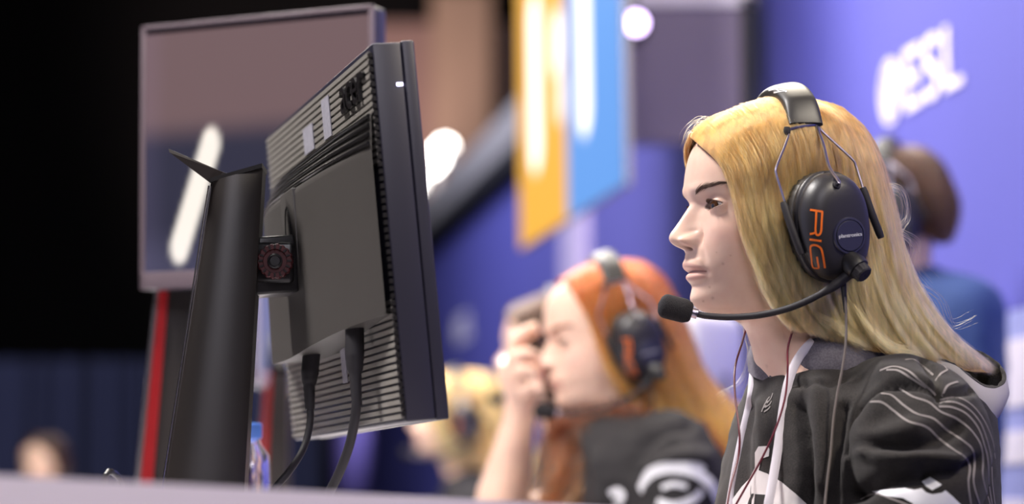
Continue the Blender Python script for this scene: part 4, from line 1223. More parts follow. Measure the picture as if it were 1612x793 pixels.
M['trousers'] = mat('dark_denim', (0.03, 0.035, 0.06), 0.9)
M['shoe'] = mat('dark_shoe', (0.04, 0.04, 0.045), 0.6)
M['stoolseat'] = mat('black_vinyl', (0.02, 0.02, 0.022), 0.5)

def lower(root, hip, yaw):
    """seated legs and the stool beneath"""
    y = math.radians(yaw); f = np.array([-math.cos(y), -math.sin(y), 0]); l = np.array([math.sin(y), -math.cos(y), 0])
    parts = []
    hz = 0.56
    H = np.array([hip[0], hip[1], hz])
    parts.append(limb([H - l * .15, H - l * .05, H + l * .05, H + l * .15], [.09, .12, .12, .09]))
    for s in (-1, 1):
        a = H + l * s * .075; k = a + f * .36 - Z * .04; an = k + f * .02 - Z * .40
        parts.append(limb([a, (a + k) / 2, k, (k + an) / 2, np.array([an[0], an[1], .08])], [.09, .08, .065, .05, .045]))
    v, fc = remesh(*join(parts), .012, 6)
    mesh('trousers', v, fc, M['trousers'], root)
    for s in (-1, 1):
        a = H + l * s * .075 + f * .36
        b = MB(); b.tube([np.array([a[0], a[1], .045]) + f * k for k in (-.06, -.02, .05, .12, .17)], [.03, .042, .042, .038, .02], 14, flat=1.0); b.build('shoe', M['shoe'], root)
    st = thing('stool', (hip[0], hip[1], 0), None, 'stool', 'stools under the seated players')
    b = MB(); b.tube([np.array([hip[0], hip[1], z_]) for z_ in (.38, .39, .415, .425)], [.16, .185, .185, .16], 28); b.build('seat', M['stoolseat'], st)
    b = MB(); b.tube([np.array([hip[0], hip[1], z_]) for z_ in (.03, .38)], .025, 14); b.build('column', M['trimgrey'], st)
    b = MB(); b.tube([np.array([hip[0], hip[1], z_]) for z_ in (.0, .012, .03)], [.16, .155, .04], 28); b.build('base', M['trimgrey'], st)
    return st

def person_root(p, label): return thing('person', (p[0], p[1], 0), label, 'person')

HQ, HFc, HCol, HE, HR, NC = head_mesh()

def head_parts(root, fr, extra=None, head=None, hand_col=(0.77, 0.535, 0.42)):
    """skin: the head and neck, plus any bare limb of the same body, as one mesh"""
    V = fr.world(HQ if head is None else head[0]); Fc = list(HFc); C = HCol if head is None else head[2]
    if extra:
        v, f = extra; o = len(V); k0 = len(HQ) - 1 - NC; ring = list(range(k0, k0 + NC)); hub = o + int(np.linalg.norm(v - V[ring].mean(0), axis=1).argmin())
        V = np.vstack([V, v]); Fc += [tuple(i + o for i in q) for q in f] + [(ring[j], ring[(j + 1) % NC], hub) for j in range(NC)]; C = np.vstack([C, np.tile(hand_col, (len(v), 1))])
    body = mesh('body', V, Fc, M['skin'], root, attrs={'tint': C})
    for s in (1, -1):
        v, f, c = eye_mesh(HE, HR, s); mesh('eye', fr.world(v), f, M['eye'], body, attrs={'tint': c})
    return body

# ---- the woman in focus
G1 = guide_sheet(HAIR1, 30)
PER1 = person_root(P(1345, 700, 2.62), 'woman with long straight blonde hair in a charcoal hoodie with grey sleeve stripes')
kk = 2.63 / F
def at_v(px, py, v, d=2.63): return P(px, py, d - v * kk)
_yw = math.radians(15); _lb = np.array([math.sin(_yw), -math.cos(_yw), 0]); _ob = P(1350, 700, 2.63)
def _fl(q): return q - 2 * ((q - _ob) @ _lb) * _lb
_ap = [at_v(1410, 665, 150), at_v(1450, 740, 235), at_v(1425, 838, 262), at_v(1385, 870, 258), at_v(1220, 870, 215), at_v(1120, 873, 190)]
body1 = head_parts(PER1, FR1, arms_mesh(P(1330, 690, 2.63), [(_ap, -1), ([_fl(q) for q in _ap], 1)]))
bv_head = bvh_of(FR1.world(HQ), HFc)
# brows and lashes
def brow_strands(line, N, ln, wid, rng):
    out = []
    q = curve(line, 60)
    for _ in range(N):
        k = rng.uniform(0, 1); i = int(k * 58); p = q[i] + np.array([0, rng.normal(0, wid * (1 - .55 * k))]); d = q[i + 1] - q[i]; d = d / np.linalg.norm(d)
        d = d + np.array([0, -0.55 * (1 - k) + .12]); st = []
        for m_ in range(5):
            h = cast(bv_head, *(p + d * ln * m_ / 4))
            if h is None: break
            st.append(h[0] + h[1] * (.0003 + .0005 * math.sin(m_ / 4 * 3)))
        if len(st) == 5: out.append(st)
    return np.array(out)
rg = np.random.default_rng(3)
S = brow_strands([(1095, 304), (1101, 299), (1110, 294.5), (1124, 290), (1140, 287), (1152, 288)], 420, 7.0, 1.9, rg)
Sm = np.array([[FR1.o + d_ - 2 * FR1.l * (d_ @ FR1.l) for d_ in (np.array(s_) - FR1.o)] for s_ in S])
strands_obj('eyebrow_hair', np.concatenate([S, Sm]), 0.00012, M['brow'], body1)
L = []
for sgn in (1, -1):
    for k in np.linspace(-.9, 1, 46):
        dv = 18 * k; arch = max(0, 1 - k * k)
        up = 1.0 + 6.0 * arch ** .75 + 1.0 * k; uu = math.sqrt(max(0, (HR + 1.6) ** 2 - dv ** 2 - up ** 2))
        b0 = np.array([HE[0] + uu, HE[1] + dv, HE[2] + up]); dr = np.array([1.0, .35 * k + .1, -.15]); st = [b0 + dr * 6.5 * x + np.array([0, 0, 4.0]) * x ** 2 for x in np.linspace(0, 1, 5)]
        L.append([FR1.world(p * np.array([1, sgn, 1])) for p in st])
        lo = -1.5 - 4.2 * arch + 1.0 * k; uu = math.sqrt(max(0, (HR + 1.4) ** 2 - dv ** 2 - lo ** 2)); b0 = np.array([HE[0] + uu, HE[1] + dv, HE[2] + lo]); dr = np.array([1.0, .3 * k + .1, -.6])
        if int(k * 100) % 2 == 0: L.append([FR1.world((b0 + dr * 4.0 * x) * np.array([1, sgn, 1])) for x in np.linspace(0, 1, 5)])
strands_obj('eyelash_hair', np.array(L), 0.00016, M['brow'], body1)

def hair_for(root, fr, G, N, mat_s, mat_b, rad, name='hair', fly=0, extra=None, seed=1, both=True, clump=70, wave=2.0, Gfar=None):
    rng = np.random.default_rng(seed)
    Gf = mirror(G) if Gfar is None else Gfar
    sets = [grow(G, N, clump=clump, rng=rng, wave=wave)]
    if both: sets.append(grow(Gf, N // 3, clump=clump // 2, rng=rng, wave=wave))
    if fly: sets.append(flyaways(G, fly, rng=rng))
    B = MB()
    for g_ in ([G, Gf] if both else [G]):
        T = base_sheet(g_); k, n = T.shape[:2]; B.add(fr.world(T.reshape(-1, 3)), grid_faces(k, n, False))
    base = mesh(name, B.v, B.f, mat_b, root)
    n = sets[0].shape[1]
    S = np.concatenate(sets)
    rr = rad * rng.uniform(.7, 1.25, len(S)); 
    if fly: rr[2 * 0 + len(sets[0]) + (len(sets[1]) if both else 0): len(sets[0]) + (len(sets[1]) if both else 0) + fly] *= .45
    strands_obj('hair_strands', fr.world(S), rr, mat_s, base)['kind'] = 'stuff'
    if extra:
        Sx = np.concatenate(extra); strands_obj('loose_hair', fr.world(Sx), rad * rng.uniform(.6, 1.1, len(Sx)), M['blonde_ends'], base)['kind'] = 'stuff'
    return base
# loose ends: curls under the cup, hairs beside the neck and round the back
rx = np.random.default_rng(11)
def loose(path, N, spread, n=30, curl=0.0):
    q = curve(np.array([uvw(*p) for p in path]), n); S = np.repeat(q[None], N, 0); x = np.linspace(0, 1, n)[None, :, None]
    S = S + rx.normal(0, 1, (N, 1, 3)) * np.array(spread) * (.35 + .65 * x) + np.sin(rx.uniform(0, 6.28, (N, 1, 3)) + x * rx.uniform(2, 7, (N, 1, 3))) * np.array(spread) * .5 * x
    return S
EX = [loose([(1262, 455, 100), (1278, 490, 108), (1310, 508, 112), (1338, 528, 112), (1352, 548, 112)], 170, (5, 5, 5)),
      loose([(1275, 470, 100), (1300, 500, 106), (1322, 520, 108), (1368, 545, 118)], 200, (6, 6, 5)),
      loose([(1180, 480, -70), (1172, 520, -72), (1178, 560, -74), (1165, 600, -70), (1130, 625, -60)], 7, (4, 10, 4)),
      loose([(1188, 480, -60), (1184, 530, -66), (1188, 580, -66), (1180, 625, -60)], 26, (4, 8, 4)),
      loose([(1345, 480, 112), (1372, 520, 122), (1405, 548, 130), (1450, 560, 132)], 260, (8, 6, 6)),
      loose([(1392, 290, 40), (1420, 300, 35), (1428, 340, 30), (1415, 365, 40), (1432, 400, 40)], 16, (7, 8, 9)),
      loose([(1405, 360, 50), (1440, 385, 44), (1438, 420, 40), (1462, 450, 40)], 16, (8, 8, 9)),
      loose([(1430, 440, 60), (1480, 470, 50), (1500, 510, 44), (1535, 500, 44)], 7, (9, 8, 9)),
      loose([(1095, 215, 2), (1085, 208, 0), (1078, 220, 0), (1076, 240, -4)], 9, (6, 10, 6)),
      loose([(1120, 190, 0), (1098, 190, 0), (1084, 205, 0), (1082, 222, -6)], 12, (6, 10, 6))]
hair_for(PER1, FR1, G1, 42000, M['blonde'], M['blonde_base'], 0.00012, fly=320, extra=EX, seed=5, clump=150, wave=2.8)

# ---- her hoodie
kk = 2.63 / F
RT = [(552, 1268, 66, 55), (568, 1285, 88, 82), (585, 1312, 122, 120), (606, 1344, 164, 172), (640, 1358, 192, 215), (700, 1355, 204, 232), (793, 1347, 214, 236), (900, 1342, 218, 236), (1100, 1338, 212, 232), (1210, 1338, 205, 228)]
def at_v(px, py, v, d=2.63): return P(px, py, d - v * kk)
tv, tf = torso(2.63, 15, RT, kk)
arm = limb([at_v(1355, 622, 88), at_v(1408, 636, 150), at_v(1450, 676, 208), at_v(1456, 735, 240), at_v(1440, 792, 258), at_v(1425, 838, 264), at_v(1408, 872, 262)], np.array([50, 72, 94, 102, 96, 86, 74]) * kk)
fore = limb([at_v(1412, 868, 262), at_v(1340, 872, 245), at_v(1220, 870, 215), at_v(1120, 873, 190)], np.array([70, 58, 44, 33]) * kk)
yw = math.radians(15); fb = np.array([-math.cos(yw), -math.sin(yw), 0]); lb = np.array([math.sin(yw), -math.cos(yw), 0]); ob = P(1350, 700, 2.63)
def flip(vf):
    v, f = vf; d = v - ob; return v - 2 * (d @ lb)[:, None] * lb, [q[::-1] for q in f]
hv, hf = remesh(*join([(tv, tf), arm, fore, flip(arm), flip(fore)]), .0042, 14)
FOLD = [([(1338, 715), (1345, 672), (1362, 640), (1385, 617), (1410, 607), (1440, 607), (1470, 616)], -0.0119, 6), ([(1345, 730), (1356, 690), (1372, 655), (1395, 630)], 0.0102, 16),
        ([(1388, 704), (1430, 704), (1470, 692), (1505, 672)], -0.0119, 11), ([(1372, 716), (1410, 722), (1455, 722), (1510, 728)], 0.0136, 12), ([(1455, 740), (1490, 742), (1540, 728)], -0.0153, 12),
        ([(1345, 778), (1385, 758), (1425, 752), (1460, 752)], -0.0170, 11), ([(1375, 690), (1410, 680), (1445, 672)], 0.0085, 14),
        ([(1448, 556), (1470, 590), (1479, 626)], -0.0085, 5), ([(1479, 626), (1500, 618), (1528, 614)], -0.0085, 5), ([(1395, 585), (1430, 590), (1462, 606)], 0.0068, 14),
        ([(1258, 640), (1268, 690), (1274, 740), (1270, 793)], -0.0136, 10), ([(1286, 610), (1292, 680), (1296, 760)], 0.0102, 13), ([(1330, 640), (1322, 700), (1312, 793)], -0.0102, 7), ([(1352, 660), (1335, 720), (1328, 793)], 0.0068, 7),
        ([(1240, 600), (1290, 606), (1330, 592)], -0.0068, 6), ([(1180, 640), (1172, 700), (1168, 793)], -0.0068, 9), ([(1200, 640), (1205, 720)], 0.0051, 12)]
hv = folds(hv, hf, FOLD); hv = wrinkle(hv, hf, 13, .0022, 3)
hood = mesh('hoodie', hv, hf, M['cloth'], PER1)
bvh = bvh_of(hv, hf)
t4 = lambda pts: [(1340 + x / 2.706, 500 + y / 2.706) for x, y in pts]
t3 = lambda pts: [(1120 + x / 2.708, 500 + y / 2.708) for x, y in pts]
mb = MB()
for st in ([(80, 358), (130, 360), (180, 395), (240, 440), (320, 465), (380, 520), (440, 565), (490, 600), (505, 640), (498, 700), (510, 800)],
           [(125, 322), (170, 330), (220, 370), (280, 410), (350, 430), (410, 480), (470, 520), (515, 560), (525, 620), (520, 700), (548, 800)],
           [(205, 300), (260, 335), (330, 360), (380, 400), (450, 430), (510, 480), (550, 540), (560, 600), (560, 680), (592, 800)],
           [(372, 378), (430, 382), (490, 410), (540, 470), (565, 540), (580, 600), (585, 700), (600, 800)],
           [(376, 362), (440, 360), (500, 390), (550, 450), (580, 530), (595, 600), (600, 700), (612, 800)], [(375, 350), (450, 340), (510, 370), (560, 430), (600, 520), (612, 600)],
           [(122, 225), (180, 208), (240, 225), (290, 265), (330, 300), (360, 330)], [(150, 222), (200, 225), (260, 260), (320, 298)], [(230, 180), (265, 178), (310, 210), (350, 245)],
           [(385, 335), (410, 290), (455, 272)], [(358, 270), (380, 240), (410, 222)], [(385, 195), (410, 222)], [(40, 775), (100, 748), (170, 770), (250, 800)]):
    ribbon(MB(), bvh, t4(st), 0.0021, 0.0005, each=lambda V_, F_: mesh('sleeve_stripe', V_, F_, M['printgrey'], hood))
mb = MB()
for a in ([(216, 402), (222, 386), (236, 374)], [(226, 402), (246, 388), (252, 378)], [(222, 386), (230, 368), (242, 356)], [(230, 384), (250, 370), (258, 356)], [(232, 366), (240, 350), (250, 338)], [(238, 366), (256, 344), (264, 322)]):
    ribbon(mb, bvh, t3(a), 0.0014, 0.0009, step=2)
mb.build('chest_emblem', M['printgrey'], hood, smooth=True)['kind'] = 'stuff'
mb = MB()
patch(mb, bvh, t3([(60, 820), (95, 770), (130, 722), (165, 685), (188, 640), (188, 575), (203, 549), (240, 548), (249, 560), (246, 590), (216, 600), (204, 650), (240, 664), (300, 700), (360, 750), (410, 800), (410, 820)]))
o = mb.build('chest_print', M['print'], hood)
mb = MB()
patch(mb, bvh, t3([(150, 822), (165, 775), (176, 750), (185, 750), (170, 790), (168, 822)]), .0013); patch(mb, bvh, t3([(182, 822), (190, 752), (236, 755), (236, 822)]), .0013)
mb.build('chest_print_gap', M['printdark'], o)
mb = MB()
patch(mb, bvh, t4([(90, 737), (170, 733), (230, 728), (270, 735), (300, 728), (320, 745), (345, 752), (385, 745), (400, 735), (430, 760), (470, 800), (470, 815), (240, 815), (265, 792), (220, 768), (150, 760)]))
patch(mb, bvh, t4([(300, 700), (338, 680), (385, 713), (345, 735), (320, 722)]))
mb.build('sleeve_print', M['white'], hood)

# folded collar, hood lying on the back, drawstrings
def band(top, bot, n, bulge, m_, name, thick=.004):
    a = curve([at_v(*p) for p in top], n); c = curve([at_v(*p) for p in bot], n); V = []; rows = 9
    ctr = (a.mean(0) + c.mean(0)) / 2
    for inner in (0, 1):
        for j in range(rows):
            x = j / (rows - 1)
            p = a * (1 - x) + c * x; out = p - ctr; out[:, 2] = 0; out /= np.linalg.norm(out, axis=1)[:, None] + 1e-9
            V.append(p + out * (bulge * math.sin(math.pi * min(1, .15 + .85 * x)) - inner * thick))
    V = np.concatenate(V); f = grid_faces(rows, n, False); f2 = [tuple(i + rows * n for i in q[::-1]) for q in grid_faces(rows, n, False)]
    f3 = [(j, rows * n + j, rows * n + j + 1, j + 1) for j in range(n - 1)]
    v = wrinkle(V, f + f2, 22, .0012, 9)
    return mesh(name, v, f + f2 + f3, m_, hood)
band([(1222, 586, 74), (1240, 562, 86), (1268, 541, 104), (1300, 529, 112), (1335, 528, 108), (1368, 535, 80), (1375, 545, 20), (1350, 545, -50)],
     [(1224, 602, 86), (1248, 604, 104), (1280, 600, 124), (1315, 590, 134), (1350, 575, 132), (1390, 570, 104), (1405, 570, 30), (1380, 570, -60)], 60, .008, M['lining'], 'collar')
band([(1222, 586, 74), (1212, 572, 64), (1200, 556, 47), (1189, 546, 12), (1188, 538, -40), (1210, 530, -90), (1250, 528, -105)], [(1224, 602, 86), (1208, 600, 72), (1193, 596, 52), (1182, 590, 15), (1180, 580, -45), (1200, 575, -100), (1250, 570, -125)], 40, .004, M['lining'], 'collar')
def hood_back():
    rim = np.array([at_v(*p) for p in [(1420, 560, 80), (1466, 564, 100), (1502, 574, 120), (1530, 594, 130), (1550, 608, 122), (1566, 611, 108), (1582, 602, 70), (1583, 586, 30), (1570, 570, -10), (1548, 556, -50), (1510, 545, -90), (1460, 540, -110), (1410, 540, -90), (1385, 545, 0), (1395, 556, 50)]])
    q = np.vstack([rim, rim[:1]]); R = curve(q, 97)[:-1]; n = 96
    ctr = R.mean(0)
    def ring(k, dz, push): 
        o = R - ctr; o[:, 2] *= .6
        p = ctr + o * k; p = p.copy(); p[:, 2] += (R[:, 2] - ctr[2]) * .4 + dz; return p + np.array(push)
    outer = [ring(1.0, 0, (0, 0, 0)), ring(1.035, -.006, (0, 0, 0)), ring(1.04, -.016, (0, 0, 0)), ring(1.0, -.032, (-.004, 0, 0)), ring(.93, -.052, (-.012, 0, 0)), ring(.82, -.075, (-.02, 0, 0)), ring(.6, -.10, (-.03, 0, 0))]
    inner = [ring(.6, -.06, (-.02, 0, 0)), ring(.80, -.045, (-.01, 0, 0)), ring(.90, -.025, (0, 0, 0)), ring(.935, -.008, (0, 0, 0)), ring(.955, .002, (0, 0, 0)), ring(1.0, 0, (0, 0, 0))]
    v = np.concatenate(outer); mesh('hood', wrinkle(v, grid_faces(len(outer), n), 18, .002, 4), grid_faces(len(outer), n), M['hoodgrey'], hood)
    v = np.concatenate(inner); V2 = wrinkle(v, grid_faces(len(inner), n), 60, .004, 6); V2[-n:] = v[-n:]
    mesh('hood_lining', V2, grid_faces(len(inner), n) + [tuple(range(n))], M['fur'], hood)
hood_back()
def snap(pix, off, lift, vmin=None):
    out = []
    for x, y in pix:
        h = cast(bvh, x, y); out.append(h[0] if h is not None else out[-1] if out else at_v(x, y, off))
    return np.array(out)
def string(pix, w, th, name, m_, d=None, knot=False):
    q = curve(pix, 60); p = []
    for i, (x, y) in enumerate(q):
        h = cast(bvh, x, y); dd = d[0] + (d[1] - d[0]) * i / 59
        dep = min(dd, (h[0][1] - th * 1.2) if h is not None else dd); p.append(P(x, y, dep))
    p = np.array(p); p = np.array([p[max(0, i - 2):i + 3].mean(0) for i in range(60)])
    b = MB(); b.tube(p, w, 10, flat=th / w, up=(0, -1, 0)); return b.build(name, m_, hood)
string([(1284, 534), (1268, 548), (1252, 572), (1240, 605), (1232, 650), (1224, 710), (1214, 770), (1208, 800)], .0046, .0016, 'drawstring', M['cord'], (2.555, 2.50))
string([(1188, 548), (1186, 580), (1182, 625), (1170, 680), (1158, 740), (1148, 800)], .0042, .0016, 'drawstring', M['cord'], (2.66, 2.58))
lower(PER1, P(1345, 1200, 2.63), 15)['label'] = 'round black stool under the woman in the striped hoodie'

def worn_cable(name, pix, r, m_, d, label):
    q = curve([a[:2] for a in pix], 90); p = []; ds = curve([(a[0], a[1], (a[2] if len(a) > 2 else 0) * 1e-6) for a in pix], 90)[:, 2] * 1e6
    for i, (x, y) in enumerate(q):
        h = cast(bvh, x, y); dd = ds[i] if len(pix[0]) > 2 else d[0] + (d[1] - d[0]) * i / 89
        p.append(P(x, y, min(dd, h[0][1] - r * 1.5) if h is not None else dd))
    p = np.array(p); p = np.array([p[max(0, i - 2):i + 3].mean(0) for i in range(90)])
    b = MB(); b.tube(p, r, 8); o = b.build(name, m_); tag(o, label, 'cable'); return o
worn_cable('earphone_wire', [(1204, 468, 2.69), (1188, 496, 2.67), (1176, 514, 2.64), (1168, 540, 2.61), (1157, 578, 2.585), (1157, 620, 2.57), (1164, 680, 2.55), (1163, 715, 2.545), (1150, 765, 2.53), (1144, 800, 2.52)], .0011, M['redwire'], (2.60, 2.52), 'thin maroon earphone wire hanging at the front of the woman\'s neck')
worn_cable('earphone_wire', [(1264, 468, 2.551), (1261, 484, 2.551), (1257, 498, 2.550), (1248, 520, 2.548), (1240, 548, 2.543), (1240, 582, 2.525), (1236, 625, 2.51), (1222, 672, 2.50), (1200, 720, 2.50), (1172, 770, 2.50), (1155, 800, 2.50)], .0011, M['redwire'], (2.53, 2.50), 'thin maroon earphone wire crossing behind the white drawstring')

HS, (hsv, hsf) = make_headset('black gaming headset with orange lettering and foam microphone worn by the blonde woman')
_h = cast(bvh_of(hsv, hsf), 1325, 430); _cy = float(_h[0][1]) + .004
worn_cable('headset_cable', [(1327, 444), (1330, 470), (1332, 510), (1331, 545), (1326, 580), (1318, 620), (1312, 660), (1308, 710), (1302, 760), (1298, 800)], .0013, mat('grey_cord', (0.14, 0.12, 0.11), 0.28), (_cy, 2.46), 'thin grey headset cable running down the charcoal hoodie')
b = MB(); q = curve([P(1326, 432, _cy), P(1329, 465, _cy - .002), P(1331, 492, _cy - .004)], 10); b.tube(q, np.linspace(.0034, .0018, 10), 10); b.build('cable_strain_relief', M['rubber'], HS)

def give_headset(fr, label):
    c = copy_tree(HS); c.matrix_world = fr.matrix(); c['label'] = label; return c

# ---- the red-haired woman
FR2 = Frame(P(957, 527, 3.95), 12, 7)
kr = 3.95 / F
def p2(x, y, v=0.0): return P(x, y, 3.95 - v * kr)
PER2 = person_root(p2(1010, 700), 'red-haired woman in a dark printed sweatshirt holding a hand to her eyes')
HAIR2 = [
 [(1135, 180, 6), (1160, 208, 58), (1184, 255, 92), (1202, 305, 106), (1216, 360, 112), (1236, 420, 112), (1264, 480, 104), (1290, 540, 100), (1306, 600, 104)],
] + [[(x + 4, y, v) for x, y, v in g] for g in HAIR1[4:7]] + HAIR1[7:]
HAIR2 = [g if i < 1 else g[:-1] + [(g[-1][0] + 8, g[-1][1] + 40, g[-1][2] + 20), (g[-1][0] + 10, g[-1][1] + 95, g[-1][2] + 24)] for i, g in enumerate(HAIR2)]
G2 = guide_sheet(HAIR2, 26)
# hand raised to the face: forearm, palm, four fingers and thumb
hand = []
hand.append(limb([p2(1010, 720, -130), p2(930, 790, -150), p2(792, 832, -110)], [.045, .044, .042]))
hand.append(limb([p2(790, 832, -108), p2(791, 795, -95), p2(806, 715, -60), p2(820, 640, -30), p2(822, 612, -20)], [.044, .043, .034, .026, .026]))
hand.append(limb([p2(822, 625, -18), p2(820, 600, -12), p2(812, 575, -6), p2(808, 562, 0)], [.026, .033, .034, .028]))
hand.append(limb([p2(826, 622, -30), p2(828, 596, -32), p2(822, 570, -34)], [.022, .03, .027]))
fing = [([p2(806, 560, 8), p2(808, 538, 10), p2(828, 520, 8), p2(846, 509, 4)], .0098), ([p2(812, 560, -6), p2(818, 538, -8), p2(834, 526, -10), p2(850, 520, -14)], .0100),
        ([p2(806, 574, 20), p2(814, 560, 30), p2(832, 556, 30), p2(850, 560, 24)], .0100), ([p2(812, 588, 24), p2(824, 582, 34), p2(840, 586, 34), p2(846, 598, 28)], .0092),
        ([p2(826, 618, 12), p2(838, 606, 28), p2(850, 612, 32), p2(853, 624, 28)], .0105)]
for pts, r_ in fing: hand.append(limb(pts, [r_ * 1.1, r_ * 1.08, r_, r_ * .85, r_ * .5], 14, 20))
hand.append(limb([p2(985, 715, 0), p2(995, 715, -60), p2(1010, 720, -130)], [.035, .04, .045]))
_q2 = [p2(985, 715, 0), p2(1040, 715, 90), p2(1068, 755, 148), p2(1050, 850, 160), p2(1030, 870, 158), p2(990, 872, 150), p2(900, 876, 130)]
_q2[-1][2] = max(_q2[-1][2], DZ + .022); hand.append(limb(_q2, [.03] * 6 + [.022])); hand.append(hand_at(_q2[-1], _q2[-1] - _q2[-2], -1))
hvv, hff = remesh(*join(hand), .0036, 3)
body2 = head_parts(PER2, FR2, (hvv, hff), head_mesh(0.1))
def to2(A): return FR2.world(np.stack([(A - FR1.o) @ FR1.f, (A - FR1.o) @ FR1.l, (A - FR1.o) @ FR1.w], -1) / K)
strands_obj('eyebrow_hair', to2(np.concatenate([S, Sm])), 0.0003, M['red_base'], body2)
Lc = np.array([[(HE[0] + math.sqrt(max(0, (HR + 2) ** 2 - (18 * k) ** 2 - 16)) + 7 * x, sg_ * (HE[1] + 18 * k + 2 * x), HE[2] - 3 + 1.5 * k * k - 5 * x) for x in np.linspace(0, 1, 5)] for sg_ in (1, -1) for k in np.linspace(-.9, 1, 40)])
strands_obj('eyelash_hair', FR2.world(Lc), 0.0004, M['brow'], body2)
hair_for(PER2, FR2, G2, 5200, M['red_hair'], M['red_base'], 0.0004, seed=8, clump=60, wave=4.5, extra=[])
t2 = torso(3.95, 14, [(645, 975, 52, 52), (660, 985, 75, 90), (680, 998, 100, 128), (705, 1006, 122, 150), (745, 1008, 134, 160), (793, 1006, 140, 164), (900, 1000, 142, 164), (1020, 998, 138, 158), (1065, 998, 130, 150)], kr)
a2 = limb([p2(1030, 690, 80), p2(1062, 715, 125), p2(1070, 755, 150), p2(1062, 810, 160), p2(1045, 868, 160)], np.array([54, 64, 68, 62, 52]) * kr)
f2 = limb([p2(1046, 866, 160), p2(990, 872, 150), p2(900, 876, 130)], np.array([50, 42, 26]) * kr)
a3 = limb([p2(985, 700, -90), p2(965, 740, -130), p2(925, 800, -150)], np.array([54, 58, 44]) * kr)
sv2, sf2 = remesh(*join([t2, a2, f2, a3]), .007, 12)
sv2 = folds(sv2, sf2, [([(1002, 740), (1010, 705), (1040, 680), (1085, 672)], -.010, 8), ([(1010, 735), (1050, 718), (1110, 722)], .010, 12), ([(1020, 725), (1060, 700)], -.008, 8), ([(900, 700), (905, 793)], -.012, 12), ([(940, 720), (950, 793)], .012, 14)])
sv2 = wrinkle(sv2, sf2, 10, .006, 5)
M['jersey'] = mat('mottled_jersey', (0.020, 0.018, 0.020), 0.85)
sw2 = mesh('sweatshirt', sv2, sf2, M['jersey'], PER2)
bv2 = bvh_of(sv2, sf2)
mb = MB()
ell = lambda cx, cy, a, b_, t0, t1, n=24: [(cx + a * math.cos(t), cy - b_ * math.sin(t)) for t in np.linspace(t0, t1, n)]
ribbon(mb, bv2, [(1008, 772), (1025, 745), (1055, 736), (1090, 742), (1118, 762), (1132, 790)], .017, .002)
ribbon(mb, bv2, [(1040, 738), (1070, 731), (1100, 733), (1108, 740)], .009, .002)
ribbon(mb, bv2, [(1035, 790), (1060, 796), (1090, 786), (1105, 772)], .012, .002)
ribbon(mb, bv2, [(1042, 768), (1060, 762), (1082, 766)], .008, .002)
ribbon(mb, bv2, [(960, 778), (972, 772), (980, 780), (970, 793)], .010, .002)
mb.build('sleeve_print', M['white'], sw2)
# long brown locks falling over her chest
fl = [np.array([curve(np.array([FR2.o * 0 + p2(x0 + j, y0, v0), p2(x0 + j * 1.1 + 4, (y0 + y1) / 2, v0 + 40), p2(x1 + j * 1.4, y1, v0 + 55)]), 16) for j in rx.normal(0, sp, n_)]) for x0, y0, v0, x1, y1, n_, sp in ((905, 655, 20, 880, 830, 420, 20), (955, 650, 45, 935, 830, 420, 18), (990, 640, 60, 985, 830, 300, 10))]
for k_ in range(3): fl[k_] += rx.normal(0, .006, (fl[k_].shape[0], 1, 3)); fl[k_] += (np.sin(rx.uniform(0, 6.28, (fl[k_].shape[0], 1, 3)) + np.linspace(0, 7, 16)[None, :, None]) * .006)
strands_obj('chest_lock', np.concatenate(fl), .0011, hair_mat('auburn_lock', (0.08, 0.02, 0.006), (0.14, 0.045, 0.012)), PER2)['kind'] = 'stuff'
lower(PER2, p2(1000, 1060), 14)['label'] = 'round black stool under the red-haired woman'
give_headset(FR2, 'black gaming headset with steel wires worn by the red-haired woman')

# ---- players farther down the row
def far_player(o, yaw, d, label, hs_label, st_label, shirt, hm, hb, N, seed, guides, rings, hair_w=2.5, headset=True, nod=0):
    fr = Frame(o, yaw, nod); root = person_root(o, label)
    hair_for(root, fr, guides, N, hm, hb, .0006, seed=seed, clump=30, wave=hair_w)
    v, f = torso(d, yaw, rings, d / F); v, f = remesh(v, f, .012, 10)
    y = math.radians(yaw); fv = np.array([-math.cos(y), -math.sin(y), 0]); lv = np.array([math.sin(y), -math.cos(y), 0])
    sh = o - Z * .30; parts = [(v, f)]; hands = []
    for s in (1, -1):
        a = sh + lv * s * .16; e = a + lv * s * .05 - Z * .24 + fv * .06; h_ = e + fv * .25 - Z * .0
        e[2] = max(e[2], DZ + .05); h_[2] = DZ + .05
        hands.append(([a, (a + e) / 2, e, (e + h_) / 2, h_], -s)); parts.append(limb([a, (a + e) / 2, e], [.065, .06, .05])); parts.append(limb([e, (e + h_) / 2, h_], [.05, .042, .034]))
    head_parts(root, fr, arms_mesh(sh - Z * .02, hands))
    v, f = remesh(*join(parts), .012, 8); v = wrinkle(v, f, 9, .006, seed)
    mesh('sweatshirt', v, f, shirt, root)
    b = root
    c = P(rings[-1][1], rings[-1][0], d)
    lower(root, c, yaw)['label'] = st_label
    if headset: give_headset(fr, hs_label)
    return root
def ring_for(o, d, up=0):
    x, y = PIX(o); s = 2.6 / d
    R = [(r[0] - 330 - up, r[1] - 1225, r[2], r[3]) for r in RT]
    zb = PIX(np.array([o[0], d, .52]))[1]
    out = [(y + a * s, x + b_ * s, c_ * s * .9, e * s * .85) for a, b_, c_, e in R if y + a * s < zb - 30 * s]
    return out + [(zb, out[-1][1], out[-1][2], out[-1][3])]
M['shirtdark'] = mat('black_jersey', (0.02, 0.018, 0.022), 0.85)
M['shirtblue'] = mat('blue_jersey', (0.045, 0.085, 0.24), 0.85)
Gsh = guide_sheet(HAIR1, 18)
